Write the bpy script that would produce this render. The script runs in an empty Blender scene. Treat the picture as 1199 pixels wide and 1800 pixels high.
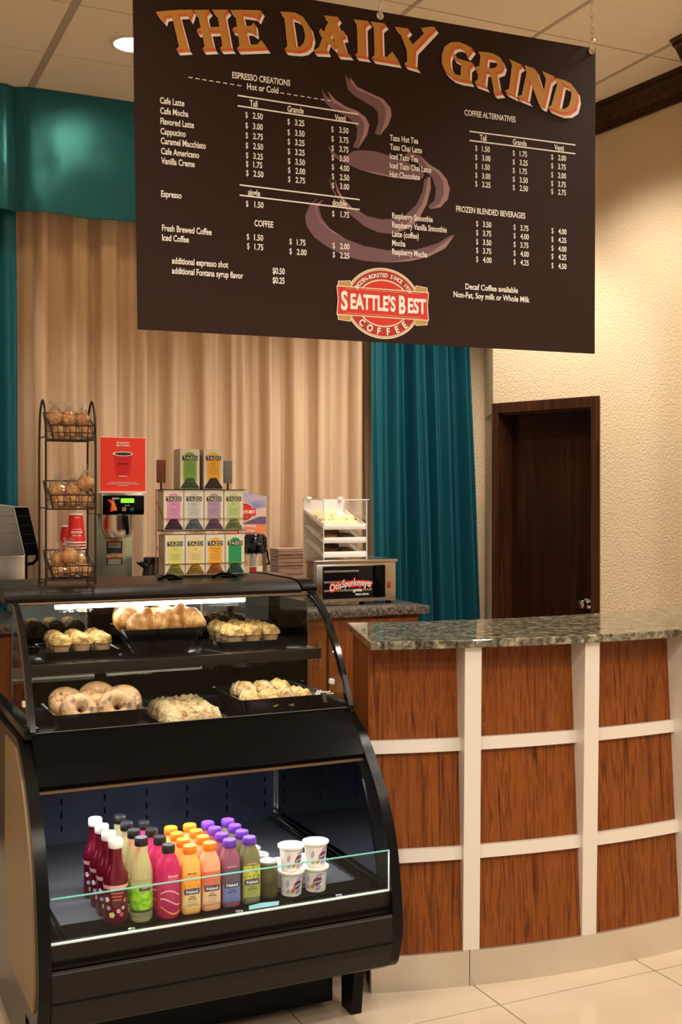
import bpy, bmesh, math, random
from mathutils import Vector, Matrix, noise
from mathutils.geometry import tessellate_polygon
random.seed(7)
S = bpy.context.scene
PI = math.pi

# ------------------------------------------------------------------ camera, world, light, exposure
FPX, HOR, EYE, YAW = 2000.0, 877.0, 1.55, math.atan2(2000, 4300)
cam = bpy.data.cameras.new('camera')
camo = bpy.data.objects.new('camera', cam)
S.collection.objects.link(camo)
S.camera = camo
camo.location = (0, 0, EYE)
camo.rotation_euler = (PI / 2, 0, -YAW)
cam.sensor_fit = 'HORIZONTAL'
cam.sensor_width = 36.0
cam.lens = FPX / 1199.0 * 36.0
cam.shift_x = (599.5 - 600.0) / 1199.0
cam.shift_y = -(900.0 - HOR) / 1199.0
cam.clip_start = 0.05

W = bpy.data.worlds.new('room_ambience')
S.world = W
W.use_nodes = True
W.node_tree.nodes['Background'].inputs[0].default_value = (1.0, 0.91, 0.80, 1)
W.node_tree.nodes['Background'].inputs[1].default_value = 0.27
S.view_settings.view_transform = 'Standard'
S.view_settings.look = 'None'
S.view_settings.gamma = 1.0
S.view_settings.exposure = 0.3
S.view_settings.use_curve_mapping = False

WARM = (1.0, 0.915, 0.80)
CEIL = 3.636


def area(name, loc, size, energy, color=WARM, rot=(0, 0, 0), shape='DISK', size_y=None, spread=PI):
    l = bpy.data.lights.new(name, 'AREA')
    l.shape = shape
    l.size = size
    if size_y:
        l.size_y = size_y
    l.energy = energy
    l.color = color
    l.spread = spread
    o = bpy.data.objects.new(name, l)
    o.location = loc
    o.rotation_euler = rot
    S.collection.objects.link(o)
    return o


def spot(name, loc, energy, cone, blend=0.6, color=WARM, radius=0.06, rot=(0, 0, 0)):
    l = bpy.data.lights.new(name, 'SPOT')
    l.energy = energy
    l.spot_size = cone
    l.spot_blend = blend
    l.color = color
    l.shadow_soft_size = radius
    o = bpy.data.objects.new(name, l)
    o.location = loc
    o.rotation_euler = rot
    S.collection.objects.link(o)
    return o


# downlights over counter and walls; spots near and behind the camera are added fill
for (x, y, e, c) in ((1.33, 5.13, 75, 1.45), (0.42, 5.50, 60, 1.6), (3.02, 4.45, 130, 2.3), (3.10, 2.9, 140, 2.3),
                     (2.2, 5.15, 75, 1.45), (3.18, 5.2, 120, 1.6), (2.9, 1.9, 70, 2.3), (0.4, 2.1, 55, 2.3), (-1.0, 2.6, 45, 2.3),
                     (3.4, 0.9, 95, 2.5), (1.2, 0.3, 160, 2.6), (-0.4, 0.4, 150, 2.6), (2.8, -0.4, 160, 2.6), (-1.2, -0.9, 150, 2.7),
                     (0.6, -1.2, 180, 2.7)):
    spot('downlight_fill_spot', (x, y, CEIL - 0.03), e, c, radius=0.09)

# ------------------------------------------------------------------ pixel -> place helpers
_c, _s = math.cos(YAW), math.sin(YAW)


def ray(px, py):
    a = (px - 600.0) / FPX
    return Vector((a * _c + _s, -a * _s + _c, (HOR - py) / FPX))


def at_z(px, py, z):
    r = ray(px, py)
    return Vector((0, 0, EYE)) + r * ((z - EYE) / r.z)


def at_y(px, py, y):
    r = ray(px, py)
    return Vector((0, 0, EYE)) + r * (y / r.y)


def at_d(px, py, d):
    return Vector((0, 0, EYE)) + ray(px, py) * d


# ------------------------------------------------------------------ materials
MATS = {}


def mat(name, col, rough=0.5, metal=0.0, spec=0.5, coat=0.0, trans=0.0, emit=0.0, bump=None, mix=None, sheen=0.0,
        aniso=0.0, alpha=1.0, ior=1.45):
    """bump=(scale,strength[,stretch xyz]); mix=(scale, colour2, stretch xyz, lo, hi)"""
    m = bpy.data.materials.new(name)
    m.use_nodes = True
    nt = m.node_tree
    N, L = nt.nodes, nt.links
    b = N['Principled BSDF']
    I = b.inputs
    I['Base Color'].default_value = (*col, 1)
    I['Roughness'].default_value = rough
    I['Metallic'].default_value = metal
    I['Specular IOR Level'].default_value = spec
    I['Coat Weight'].default_value = coat
    I['Coat Roughness'].default_value = 0.06
    I['Transmission Weight'].default_value = trans
    I['Sheen Weight'].default_value = sheen
    I['Anisotropic'].default_value = aniso
    I['Alpha'].default_value = alpha
    I['IOR'].default_value = ior
    if emit:
        I['Emission Color'].default_value = (*col, 1)
        I['Emission Strength'].default_value = emit
    tc = N.new('ShaderNodeTexCoord')

    def nz(scale, stretch, detail=4.0):
        mp = N.new('ShaderNodeMapping')
        mp.inputs['Scale'].default_value = stretch
        L.new(tc.outputs['Object'], mp.inputs['Vector'])
        n = N.new('ShaderNodeTexNoise')
        n.inputs['Scale'].default_value = scale
        n.inputs['Detail'].default_value = detail
        L.new(mp.outputs['Vector'], n.inputs['Vector'])
        return n
    if mix:
        n = nz(mix[0], mix[2] if len(mix) > 2 else (1, 1, 1), 6.0)
        r = N.new('ShaderNodeValToRGB')
        r.color_ramp.elements[0].position = mix[3] if len(mix) > 3 else 0.35
        r.color_ramp.elements[1].position = mix[4] if len(mix) > 4 else 0.65
        r.color_ramp.elements[0].color = (*col, 1)
        r.color_ramp.elements[1].color = (*mix[1], 1)
        L.new(n.outputs['Fac'], r.inputs['Fac'])
        L.new(r.outputs['Color'], I['Base Color'])
    if bump:
        n = nz(bump[0], bump[2] if len(bump) > 2 else (1, 1, 1))
        bp = N.new('ShaderNodeBump')
        bp.inputs['Strength'].default_value = bump[1]
        bp.inputs['Distance'].default_value = 0.01
        L.new(n.outputs['Fac'], bp.inputs['Height'])
        L.new(bp.outputs['Normal'], I['Normal'])
    MATS[name] = m
    return m


def ramp_mat(name, stops, scale, stretch, rough, detail=8.0, distort=0.0, coat=0.0, bump=0.0, metal=0.0, wave=None):
    m = mat(name, stops[0][1], rough, metal, coat=coat)
    nt = m.node_tree
    N, L = nt.nodes, nt.links
    b = N['Principled BSDF']
    tc = N.new('ShaderNodeTexCoord')
    mp = N.new('ShaderNodeMapping')
    mp.inputs['Scale'].default_value = stretch
    n = N.new('ShaderNodeTexNoise')
    n.inputs['Scale'].default_value = scale
    n.inputs['Detail'].default_value = detail
    n.inputs['Distortion'].default_value = distort
    r = N.new('ShaderNodeValToRGB')
    el = r.color_ramp.elements
    while len(el) < len(stops):
        el.new(0.5)
    for e, (p, c) in zip(el, stops):
        e.position = p
        e.color = (*c, 1)
    L.new(tc.outputs['Object'], mp.inputs['Vector'])
    L.new(mp.outputs['Vector'], n.inputs['Vector'])
    L.new(n.outputs['Fac'], r.inputs['Fac'])
    L.new(r.outputs['Color'], b.inputs['Base Color'])
    if bump:
        bp = N.new('ShaderNodeBump')
        bp.inputs['Strength'].default_value = bump
        bp.inputs['Distance'].default_value = 0.004
        L.new(n.outputs['Fac'], bp.inputs['Height'])
        L.new(bp.outputs['Normal'], b.inputs['Normal'])
    return m


def glass_mat(name, tint=(0.95, 0.98, 0.97), refl=0.05, edge=0.85, rough=0.0):
    m = bpy.data.materials.new(name)
    m.use_nodes = True
    nt = m.node_tree
    N, L = nt.nodes, nt.links
    N.clear()
    out = N.new('ShaderNodeOutputMaterial')
    tr = N.new('ShaderNodeBsdfTransparent')
    tr.inputs[0].default_value = (*tint, 1)
    gl = N.new('ShaderNodeBsdfGlossy')
    gl.inputs['Roughness'].default_value = rough
    lw = N.new('ShaderNodeLayerWeight')
    lw.inputs['Blend'].default_value = 0.5
    pw = N.new('ShaderNodeMath')
    pw.operation = 'POWER'
    pw.inputs[1].default_value = 5.0
    mm = N.new('ShaderNodeMath')
    mm.operation = 'MULTIPLY_ADD'
    mm.inputs[1].default_value = edge
    mm.inputs[2].default_value = refl
    mx = N.new('ShaderNodeMixShader')
    L.new(lw.outputs['Facing'], pw.inputs[0])
    L.new(pw.outputs[0], mm.inputs[0])
    L.new(mm.outputs[0], mx.inputs[0])
    L.new(tr.outputs[0], mx.inputs[1])
    L.new(gl.outputs[0], mx.inputs[2])
    L.new(mx.outputs[0], out.inputs[0])
    MATS[name] = m
    return m


M = MATS

mat('plaster', (0.70, 0.55, 0.365), 0.65, bump=(95, 0.55), spec=0.3)
mat('ceiling_tile', (0.80, 0.68, 0.53), 0.9, bump=(220, 0.25))
mat('ceiling_tee', (0.42, 0.34, 0.25), 0.6)
mat('tile_floor', (0.54, 0.435, 0.315), 0.16, mix=(2.2, (0.48, 0.38, 0.27)), spec=0.5)
mat('grout', (0.16, 0.11, 0.07), 0.9)
ramp_mat('dark_wood', [(0.3, (0.022, 0.008, 0.004)), (0.55, (0.045, 0.016, 0.007)), (0.75, (0.075, 0.026, 0.011))], 3.0,
         (14, 14, 0.8), 0.32, distort=0.6, coat=0.2)
ramp_mat('door_wood', [(0.3, (0.010, 0.0035, 0.002)), (0.6, (0.020, 0.006, 0.003)), (0.8, (0.034, 0.011, 0.005))], 2.0,
         (12, 12, 0.6), 0.3, distort=0.8, coat=0.2)
ramp_mat('cherry_wood', [(0.28, (0.055, 0.012, 0.003)), (0.42, (0.150, 0.039, 0.007)), (0.54, (0.215, 0.061, 0.010)),
                         (0.62, (0.115, 0.029, 0.006)), (0.78, (0.265, 0.084, 0.015))], 2.6, (24, 24, 0.32), 0.36, detail=4.0,
         distort=0.8)
ramp_mat('granite', [(0.30, (0.018, 0.015, 0.010)), (0.45, (0.085, 0.070, 0.045)), (0.56, (0.17, 0.145, 0.095)),
                     (0.72, (0.36, 0.32, 0.23))], 34, (1, 1, 1), 0.06, detail=9, distort=1.2)
ramp_mat('dark_granite', [(0.35, (0.03, 0.026, 0.02)), (0.55, (0.12, 0.10, 0.08)), (0.75, (0.26, 0.22, 0.18))], 60,
         (1, 1, 1), 0.15, detail=8)
mat('cream_metal', (0.70, 0.64, 0.57), 0.40, 0.25, bump=(60, 0.04, (1, 1, 12)))
mat('kick_metal', (0.62, 0.56, 0.47), 0.33, 0.75, bump=(5, 0.12, (1, 1, 1)), mix=(3, (0.70, 0.64, 0.55)))
mat('teal_satin', (0.018, 0.150, 0.205), 0.32, 0.62, spec=0.5, bump=(180, 0.05))
mat('sheer', (0.56, 0.385, 0.245), 0.85, bump=(240, 0.08, (1, 1, 0.2)), mix=(9, (0.62, 0.44, 0.29), (3, 3, 0.1)))
mat('black_coat', (0.0050, 0.0043, 0.0040), 0.20, bump=(420, 0.05), spec=0.15)
mat('brown_black', (0.011, 0.0082, 0.0068), 0.34, bump=(420, 0.10), spec=0.22)
mat('black_gloss', (0.006, 0.006, 0.007), 0.08, spec=0.6)
mat('black_plastic', (0.003, 0.0027, 0.0027), 0.14, spec=0.10)
mat('melamine', (0.006, 0.006, 0.0065), 0.14, spec=0.35)
mat('mirror_panel', (0.16, 0.17, 0.20), 0.05, 1.0)
mat('rear_glass', (0.26, 0.27, 0.26), 0.03, 1.0)
mat('navy_liner', (0.020, 0.026, 0.045), 0.32, spec=0.5, mix=(6, (0.012, 0.016, 0.030)))
mat('deck_metal', (0.10, 0.105, 0.118), 0.2, 0.25)
mat('chrome', (0.78, 0.76, 0.72), 0.12, 1.0)
mat('steel', (0.62, 0.57, 0.50), 0.24, 1.0, bump=(30, 0.03, (1, 1, 30)))
mat('dark_chrome', (0.09, 0.085, 0.08), 0.15, 1.0)
mat('side_tan', (0.20, 0.135, 0.060), 0.40, 0.3, mix=(1.5, (0.25, 0.175, 0.085)))
mat('bronze_trim', (0.16, 0.095, 0.05), 0.35, 0.6)
mat('glass_edge', (0.22, 0.60, 0.52), 0.15, trans=0.3, emit=0.0)
mat('bright_edge', (0.72, 0.88, 0.86), 0.15)
mat('tube_light', (1.0, 0.95, 0.84), 0.4, emit=9.0)
mat('lamp_face', (1.0, 0.93, 0.80), 0.4, emit=14.0)
mat('lamp_rim', (0.75, 0.66, 0.52), 0.35)
mat('white_plastic', (0.82, 0.80, 0.76), 0.4)
mat('white_print', (0.88, 0.84, 0.77), 0.6)
mat('cream_print', (0.80, 0.71, 0.53), 0.6)
mat('sign_face', (0.026, 0.0105, 0.0068), 0.5, spec=0.18)
mat('gold_print', (0.50, 0.235, 0.036), 0.5)
mat('orange_print', (0.66, 0.115, 0.025), 0.5)
mat('red_print', (0.62, 0.030, 0.018), 0.5)
mat('deep_red_print', (0.42, 0.028, 0.016), 0.5)
mat('ochre_print', (0.47, 0.30, 0.08), 0.5)
mat('mauve_print', (0.165, 0.082, 0.098), 0.5)
mat('pale_mauve_print', (0.33, 0.19, 0.19), 0.5)
mat('poster_red', (0.80, 0.045, 0.022), 0.45)
mat('cup_red', (0.62, 0.018, 0.016), 0.4)
mat('ink', (0.02, 0.018, 0.016), 0.6)
mat('grey_ink', (0.22, 0.19, 0.15), 0.7)
mat('lcd_green', (0.20, 0.85, 0.03), 0.4, emit=0.9)
mat('celadon_steel', (0.36, 0.40, 0.29), 0.22, 0.7)
mat('orange_label', (0.75, 0.25, 0.04), 0.5)
mat('card_white', (0.74, 0.66, 0.50), 0.6)
mat('copper_wire', (0.42, 0.17, 0.07), 0.35, 0.7)
mat('black_wire', (0.025, 0.014, 0.010), 0.4, 0.4)
mat('walnut', (0.20, 0.055, 0.016), 0.45, mix=(6, (0.11, 0.03, 0.01), (8, 8, 0.6)))
mat('kraft', (0.36, 0.22, 0.14), 0.8, mix=(20, (0.25, 0.15, 0.10), (1, 1, 8)))
mat('muffin_paper', (0.52, 0.33, 0.17), 0.7)
mat('muffin_top', (0.40, 0.21, 0.055), 0.6, bump=(160, 0.8), mix=(70, (0.62, 0.42, 0.17), (1, 1, 1), 0.42, 0.62))
mat('croissant_crust', (0.38, 0.135, 0.03), 0.4, bump=(60, 0.4), mix=(30, (0.74, 0.46, 0.19), (1, 1, 1), 0.38, 0.66))
mat('bagel_crust', (0.42, 0.235, 0.105), 0.40, bump=(60, 0.4), mix=(42, (0.085, 0.038, 0.024), (1, 1, 1), 0.50, 0.66))
mat('danish_crust', (0.50, 0.26, 0.065), 0.5, bump=(90, 0.8), mix=(45, (0.68, 0.48, 0.22), (1, 1, 1), 0.4, 0.6))
mat('sugar_crust', (0.62, 0.45, 0.24), 0.5, bump=(110, 0.9), mix=(45, (0.38, 0.17, 0.04), (1, 1, 1), 0.48, 0.66))
mat('jam', (0.36, 0.02, 0.015), 0.2)
mat('pale_cookie', (0.78, 0.60, 0.32), 0.7, bump=(120, 0.6), mix=(45, (0.55, 0.34, 0.14), (1, 1, 1), 0.55, 0.7))
mat('dark_cookie', (0.055, 0.022, 0.012), 0.6, bump=(110, 0.7), mix=(50, (0.12, 0.05, 0.025)))
mat('brown_cookie', (0.26, 0.12, 0.045), 0.65, bump=(110, 0.6))
mat('wrapped_bake', (0.50, 0.17, 0.04), 0.5, bump=(70, 0.6), mix=(40, (0.72, 0.42, 0.16)))
mat('acrylic_edge', (0.86, 0.87, 0.88), 0.15)
mat('acrylic_white', (0.88, 0.85, 0.80), 0.2)
glass_mat('case_glass', (0.965, 0.985, 0.978), 0.012, 0.75)
glass_mat('clear_acrylic', (0.97, 0.97, 0.97), 0.06)
glass_mat('cello', (0.95, 0.94, 0.93), 0.16, 0.8, 0.06)
glass_mat('clear_plastic', (0.93, 0.92, 0.88), 0.06)


for _n, _v in (('cherry_wood', 0.22), ('door_wood', 0.15), ('dark_wood', 0.2)):
    MATS[_n].node_tree.nodes['Principled BSDF'].inputs['Specular IOR Level'].default_value = _v
    MATS[_n].node_tree.nodes['Principled BSDF'].inputs['Coat Weight'].default_value = 0.0

# ------------------------------------------------------------------ mesh builder
class MB:
    def __init__(self):
        self.v, self.f, self.m, self.s = [], [], [], []

    def add(self, verts, faces, m, smooth=False):
        k = len(self.v)
        self.v += [tuple(p) for p in verts]
        for f in faces:
            self.f.append([i + k for i in f])
            self.m.append(m)
            self.s.append(smooth)
        return self

    def box(self, lo, hi, m, bev=0.0, seg=2):
        lo, hi = Vector(lo), Vector(hi)
        if bev <= 0:
            x0, y0, z0 = lo
            x1, y1, z1 = hi
            v = [(x0, y0, z0), (x1, y0, z0), (x1, y1, z0), (x0, y1, z0), (x0, y0, z1), (x1, y0, z1), (x1, y1, z1), (x0, y1, z1)]
            return self.add(v, [(0, 3, 2, 1), (4, 5, 6, 7), (0, 1, 5, 4), (1, 2, 6, 5), (2, 3, 7, 6), (3, 0, 4, 7)], m)
        bm = bmesh.new()
        bmesh.ops.create_cube(bm, size=1.0)
        d, c = hi - lo, (hi + lo) / 2
        for q in bm.verts:
            q.co = Vector((q.co.x * d.x, q.co.y * d.y, q.co.z * d.z)) + c
        bmesh.ops.bevel(bm, geom=list(bm.edges), offset=min(bev, min(d) * 0.49), segments=seg, profile=0.5, affect='EDGES')
        bm.verts.index_update()
        self.add([q.co.copy() for q in bm.verts], [[q.index for q in f.verts] for f in bm.faces], m, True)
        bm.free()
        return self

    def tube(self, path, r, m, n=8, closed=False, caps=True):
        P = [Vector(p) for p in path]
        k = len(P)
        rr = r if isinstance(r, (list, tuple)) else [r] * k
        rings, up = [], None
        for i in range(k):
            if closed:
                t = P[(i + 1) % k] - P[i - 1]
            else:
                t = P[min(i + 1, k - 1)] - P[max(i - 1, 0)]
            t.normalize()
            if up is None:
                up = Vector((0, 0, 1)) if abs(t.z) < 0.9 else Vector((1, 0, 0))
            a = t.cross(up)
            if a.length < 1e-5:
                a = t.orthogonal()
            a.normalize()
            up = a.cross(t).normalized()
            rings.append([P[i] + a * (rr[i] * math.cos(j * 2 * PI / n)) + up * (rr[i] * math.sin(j * 2 * PI / n)) for j in range(n)])
        v = [q for ring in rings for q in ring]
        f = []
        for i in range(k if closed else k - 1):
            i2 = (i + 1) % k
            for j in range(n):
                j2 = (j + 1) % n
                f.append((i * n + j, i * n + j2, i2 * n + j2, i2 * n + j))
        if caps and not closed:
            f.append(tuple(range(n))[::-1])
            f.append(tuple((k - 1) * n + j for j in range(n)))
        return self.add(v, f, m, True)

    def lathe(self, prof, m, c=(0, 0, 0), n=24, fn=None, mats=None, smooth=True, caps=True):
        """prof: list of (r,z); fn(angle,i)->radius factor"""
        v, f = [], []
        for i, (r, z) in enumerate(prof):
            for j in range(n):
                a = 2 * PI * j / n
                k = r * (fn(a, i) if fn else 1.0)
                v.append((c[0] + k * math.cos(a), c[1] + k * math.sin(a), c[2] + z))
        for i in range(len(prof) - 1):
            fs = []
            for j in range(n):
                j2 = (j + 1) % n
                fs.append((i * n + j, i * n + j2, (i + 1) * n + j2, (i + 1) * n + j))
            f.append(fs)
        k = len(self.v)
        self.v += v
        for i, fs in enumerate(f):
            mm = mats[i] if mats else m
            for q in fs:
                self.f.append([w + k for w in q])
                self.m.append(mm)
                self.s.append(smooth)
        if caps and prof[0][0] > 1e-6:
            self.f.append([k + j for j in range(n)][::-1]); self.m.append(mats[0] if mats else m); self.s.append(False)
        if caps and prof[-1][0] > 1e-6:
            self.f.append([k + (len(prof) - 1) * n + j for j in range(n)]); self.m.append(mats[-1] if mats else m); self.s.append(False)
        return self

    def prism(self, poly, axis, a, b, m, smooth=False):
        """extrude a 2D polygon along axis between a and b (x: poly=(y,z), y: (x,z), z: (x,y))"""
        n = len(poly)

        def P(q, t):
            return {'x': (t, q[0], q[1]), 'y': (q[0], t, q[1]), 'z': (q[0], q[1], t)}[axis]
        v = [P(q, a) for q in poly] + [P(q, b) for q in poly]
        tris = tessellate_polygon([[Vector((q[0], q[1], 0)) for q in poly]])
        f = [tuple(t) for t in tris] + [tuple(i + n for i in t)[::-1] for t in tris]
        self.add(v, f, m, False)
        k = len(self.v)
        self.add(v, [(i, (i + 1) % n, (i + 1) % n + n, i + n) for i in range(n)], m, smooth)
        return self

    def flat(self, poly3, m):
        """planar polygon given by 3D points"""
        P = [Vector(p) for p in poly3]
        tris = tessellate_polygon([P])
        return self.add(P, [tuple(t) for t in tris], m)

    def strip(self, A, B, m):
        n = len(A)
        return self.add(list(A) + list(B), [(i, i + 1, n + i + 1, n + i) for i in range(n - 1)], m)

    def grid(self, fn, nu, nv, m, smooth=True):
        v = [fn(i / nu, j / nv) for j in range(nv + 1) for i in range(nu + 1)]
        f = [(j * (nu + 1) + i, j * (nu + 1) + i + 1, (j + 1) * (nu + 1) + i + 1, (j + 1) * (nu + 1) + i)
             for j in range(nv) for i in range(nu)]
        return self.add(v, f, m, smooth)

    def blob(self, c, r, m, amp=0.1, freq=3.0, seed=0, nu=22, nv=14, zmin=None):
        v, f = [], []
        off = Vector((seed * 3.1, seed * 1.7, seed * 2.3))
        for j in range(nv + 1):
            t = PI * j / nv
            for i in range(nu):
                a = 2 * PI * i / nu
                d = Vector((math.sin(t) * math.cos(a), math.sin(t) * math.sin(a), math.cos(t)))
                k = 1 + amp * noise.noise(d * freq + off) + 0.4 * amp * noise.noise(d * freq * 2.7 + off)
                p = Vector((d.x * r[0] * k, d.y * r[1] * k, d.z * r[2] * k))
                if zmin is not None and p.z < zmin:
                    p.z = zmin
                v.append(Vector(c) + p)
        for j in range(nv):
            for i in range(nu):
                i2 = (i + 1) % nu
                f.append((j * nu + i, (j + 1) * nu + i, (j + 1) * nu + i2, j * nu + i2))
        return self.add(v, f, m, True)

    def text(self, body, org, ux, uy, m, h=0.1, wide=1.0, bold=0.0, align='l', width=None, warp=None):
        vs, fs, w = glyphs(body, bold)
        if not vs:
            return self
        k = h / CAP
        sx = k * wide if width is None else width / max(w, 1e-6)
        ox = {'l': 0.0, 'c': -w / 2, 'r': -w}[align]
        ux, uy, org = Vector(ux), Vector(uy), Vector(org)
        out = []
        for (x, y) in vs:
            X, Y = (x + ox) * sx, (y - CAP / 2) * k
            if warp:
                X, Y = warp(X, Y)
            out.append(org + ux * X + uy * Y)
        return self.add(out, fs, m)

    def build(self, name, parent=None, mats=None, origin=None, angle=40):
        me = bpy.data.meshes.new(name)
        o0 = Vector(origin) if origin else (parent_origin(parent) if parent else Vector((0, 0, 0)))
        me.from_pydata([Vector(p) - o0 for p in self.v], [], self.f)
        names = []
        for q in self.m:
            if q not in names:
                names.append(q)
        for q in names:
            me.materials.append(MATS[q])
        me.polygons.foreach_set('material_index', [names.index(q) for q in self.m])
        me.polygons.foreach_set('use_smooth', self.s)
        if any(self.s):
            me.set_sharp_from_angle(angle=math.radians(angle))
        me.update()
        o = bpy.data.objects.new(name, me)
        S.collection.objects.link(o)
        if parent:
            o.parent = parent
        else:
            o.location = o0
        return o


def parent_origin(o):
    p = Vector((0, 0, 0))
    while o is not None:
        p += o.location
        o = o.parent
    return p


CAP = 0.729
_gl = {}


def glyphs(body, bold=0.0):
    key = (body, bold)
    if key in _gl:
        return _gl[key]
    cu = bpy.data.curves.new('t', 'FONT')
    cu.body = body
    cu.size = 1.0
    cu.resolution_u = 3
    cu.offset = bold
    cu.fill_mode = 'FRONT'
    o = bpy.data.objects.new('t', cu)
    S.collection.objects.link(o)
    dg = bpy.context.evaluated_depsgraph_get()
    me = bpy.data.meshes.new_from_object(o.evaluated_get(dg))
    vs = [(q.co.x, q.co.y) for q in me.vertices]
    fs = [tuple(p.vertices) for p in me.polygons]
    bpy.data.objects.remove(o)
    bpy.data.curves.remove(cu)
    bpy.data.meshes.remove(me)
    x0 = min([q[0] for q in vs], default=0)
    w = max([q[0] for q in vs], default=0) - x0
    vs = [(q[0] - x0, q[1]) for q in vs]
    _gl[key] = (vs, fs, w)
    return _gl[key]


def tag(o, label=None, cat=None, group=None, kind=None):
    if label: o['label'] = label
    if cat: o['category'] = cat
    if group: o['group'] = group
    if kind: o['kind'] = kind
    return o


def thing(name, loc, label, cat, group=None, rz=0.0):
    o = bpy.data.objects.new(name, None)
    o.empty_display_size = 0.05
    o.location = loc
    o.rotation_euler = (0, 0, rz)
    S.collection.objects.link(o)
    return tag(o, label, cat, group)


def dup(root, loc, label, rz=None):
    r = root.copy()
    S.collection.objects.link(r)
    r.location = loc
    if rz is not None:
        r.rotation_euler = (0, 0, rz)
    r['label'] = label
    for ch in list(root.children):
        c = ch.copy()
        S.collection.objects.link(c)
        c.parent = r
        for g in list(ch.children):
            d = g.copy()
            S.collection.objects.link(d)
            d.parent = c
    return r


def struct(name, mb, **k):
    return tag(mb.build(name, **k), kind='structure')


X3, Y3, Z3 = Vector((1, 0, 0)), Vector((0, 1, 0)), Vector((0, 0, 1))

# ------------------------------------------------------------------ the setting
b = MB()
b.box((-2.2, -1.6, -0.06), (4.8, 6.3, -0.004), 'grout')
xs = [1.911 + 0.6 * k for k in range(-7, 6)]
ys = [2.955 + 0.6 * k for k in range(-8, 7)]
g = 0.0022
for i in range(len(xs) - 1):
    for j in range(len(ys) - 1):
        b.box((xs[i] + g, ys[j] + g, -0.01), (xs[i + 1] - g, ys[j + 1] - g, 0.0), 'tile_floor')
struct('floor', b)

b = MB()
xs = [-2.2] + [1.005 + 0.65 * k for k in range(-4, 5)] + [4.7]
xs = [-2.2, -1.595, -0.945, -0.295, 0.355, 1.005, 1.655, 2.305, 2.955, 3.572, 4.7]
ys = [5.409 + 0.585 * k for k in range(-12, 2)] + [6.3]
b.box((-2.2, -1.6, CEIL + 0.012), (4.8, 6.3, CEIL + 0.05), 'ceiling_tile')
for i in range(len(xs) - 1):
    for j in range(len(ys) - 1):
        b.box((xs[i] + 0.010, ys[j] + 0.005, CEIL), (xs[i + 1] - 0.010, ys[j + 1] - 0.005, CEIL + 0.012), 'ceiling_tile')
for x in xs[1:-1]:
    w = 0.018 if abs(x - 1.005) < 0.01 else 0.010
    b.box((x - w, -1.6, CEIL - 0.002), (x + w, 6.3, CEIL + 0.012), 'ceiling_tee')
for y in ys[1:-1]:
    b.box((-2.2, y - 0.004, CEIL + 0.003), (4.8, y + 0.004, CEIL + 0.012), 'ceiling_tee')
struct('ceiling', b)

struct('wall_back', MB().box((-1.9, 6.12, 0), (4.2, 6.22, CEIL), 'plaster'))
struct('wall_left', MB().box((-1.9, -1.2, 0), (-1.8, 6.12, CEIL), 'plaster'))

A2, B2 = Vector((3.603, 5.647)), Vector((3.842, 4.962))
dv = (B2 - A2).normalized()
nv = Vector((dv.y, -dv.x))            # towards the room
if nv.x > 0:
    nv = -nv
DOORTOP = 2.105


def wp(t, d, o=A2):
    q = o + dv * t + nv * d
    return (q.x, q.y)


LEN = (B2 - A2).length
R2 = Vector((3.896, 4.386))
rd = (R2 - B2).normalized()
rn = Vector((rd.y, -rd.x))
if rn.x > 0:
    rn = -rn
R3 = B2 + rd * 6.0
b = MB()
b.prism([wp(0, 0), wp(LEN, 0), wp(LEN, -0.16), wp(0, -0.12), (3.95, 6.16), (3.86, 6.16)], 'z', DOORTOP - 0.05, CEIL, 'plaster')
b.prism([wp(0, -0.012), wp(0.02, -0.012), wp(0.02, -0.16), (3.95, 6.16), (3.86, 6.16)], 'z', 0, DOORTOP - 0.05, 'plaster')
struct('wall_side', b)
b = MB()
q = [B2, R3, R3 - rn * 0.12, B2 - rn * 0.12]
b.prism([(p.x, p.y) for p in q], 'z', 0, CEIL, 'plaster')
struct('wall_right', b)


def crown(name, p0, p1, n2, extra=0.0):
    """a stepped crown moulding along the wall from p0 to p1, n2 points into the room"""
    prof = [(0, -0.125), (0.016, -0.125), (0.020, -0.108), (0.032, -0.104), (0.036, -0.092), (0.050, -0.074), (0.070, -0.046),
            (0.078, -0.036), (0.092, -0.030), (0.098, -0.014), (0.110, -0.010), (0.110, -0.001), (0, -0.001)]
    b = MB()
    n = len(prof)
    v = []
    for p in (p0, p1):
        for (d, z) in prof:
            q = p + n2 * (d + 0.001)
            v.append((q.x, q.y, CEIL + z))
    b.add(v, [(i, (i + 1) % n, (i + 1) % n + n, i + n) for i in range(n)], 'dark_wood')
    b.add(v[:n], [tuple(range(n))[::-1]], 'dark_wood')
    b.add(v[n:], [tuple(range(n))], 'dark_wood')
    return struct(name, b)


crown('trim_1', B2 + rd * 0.0, R3, rn)
crown('trim_2', A2 + dv * 0.0, B2, nv)
# a pier of the right wall with its own crown, just beyond the counter
pc = at_z(1177, 70, CEIL)
px0 = pc.x + 0.111
b = MB().box((px0, pc.y - 0.75, 0), (px0 + 0.35, pc.y, CEIL), 'plaster')
struct('wall_pier', b)
crown('trim_3', Vector((px0, pc.y)), Vector((px0, pc.y - 0.75)), Vector((-1, 0)))

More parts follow.
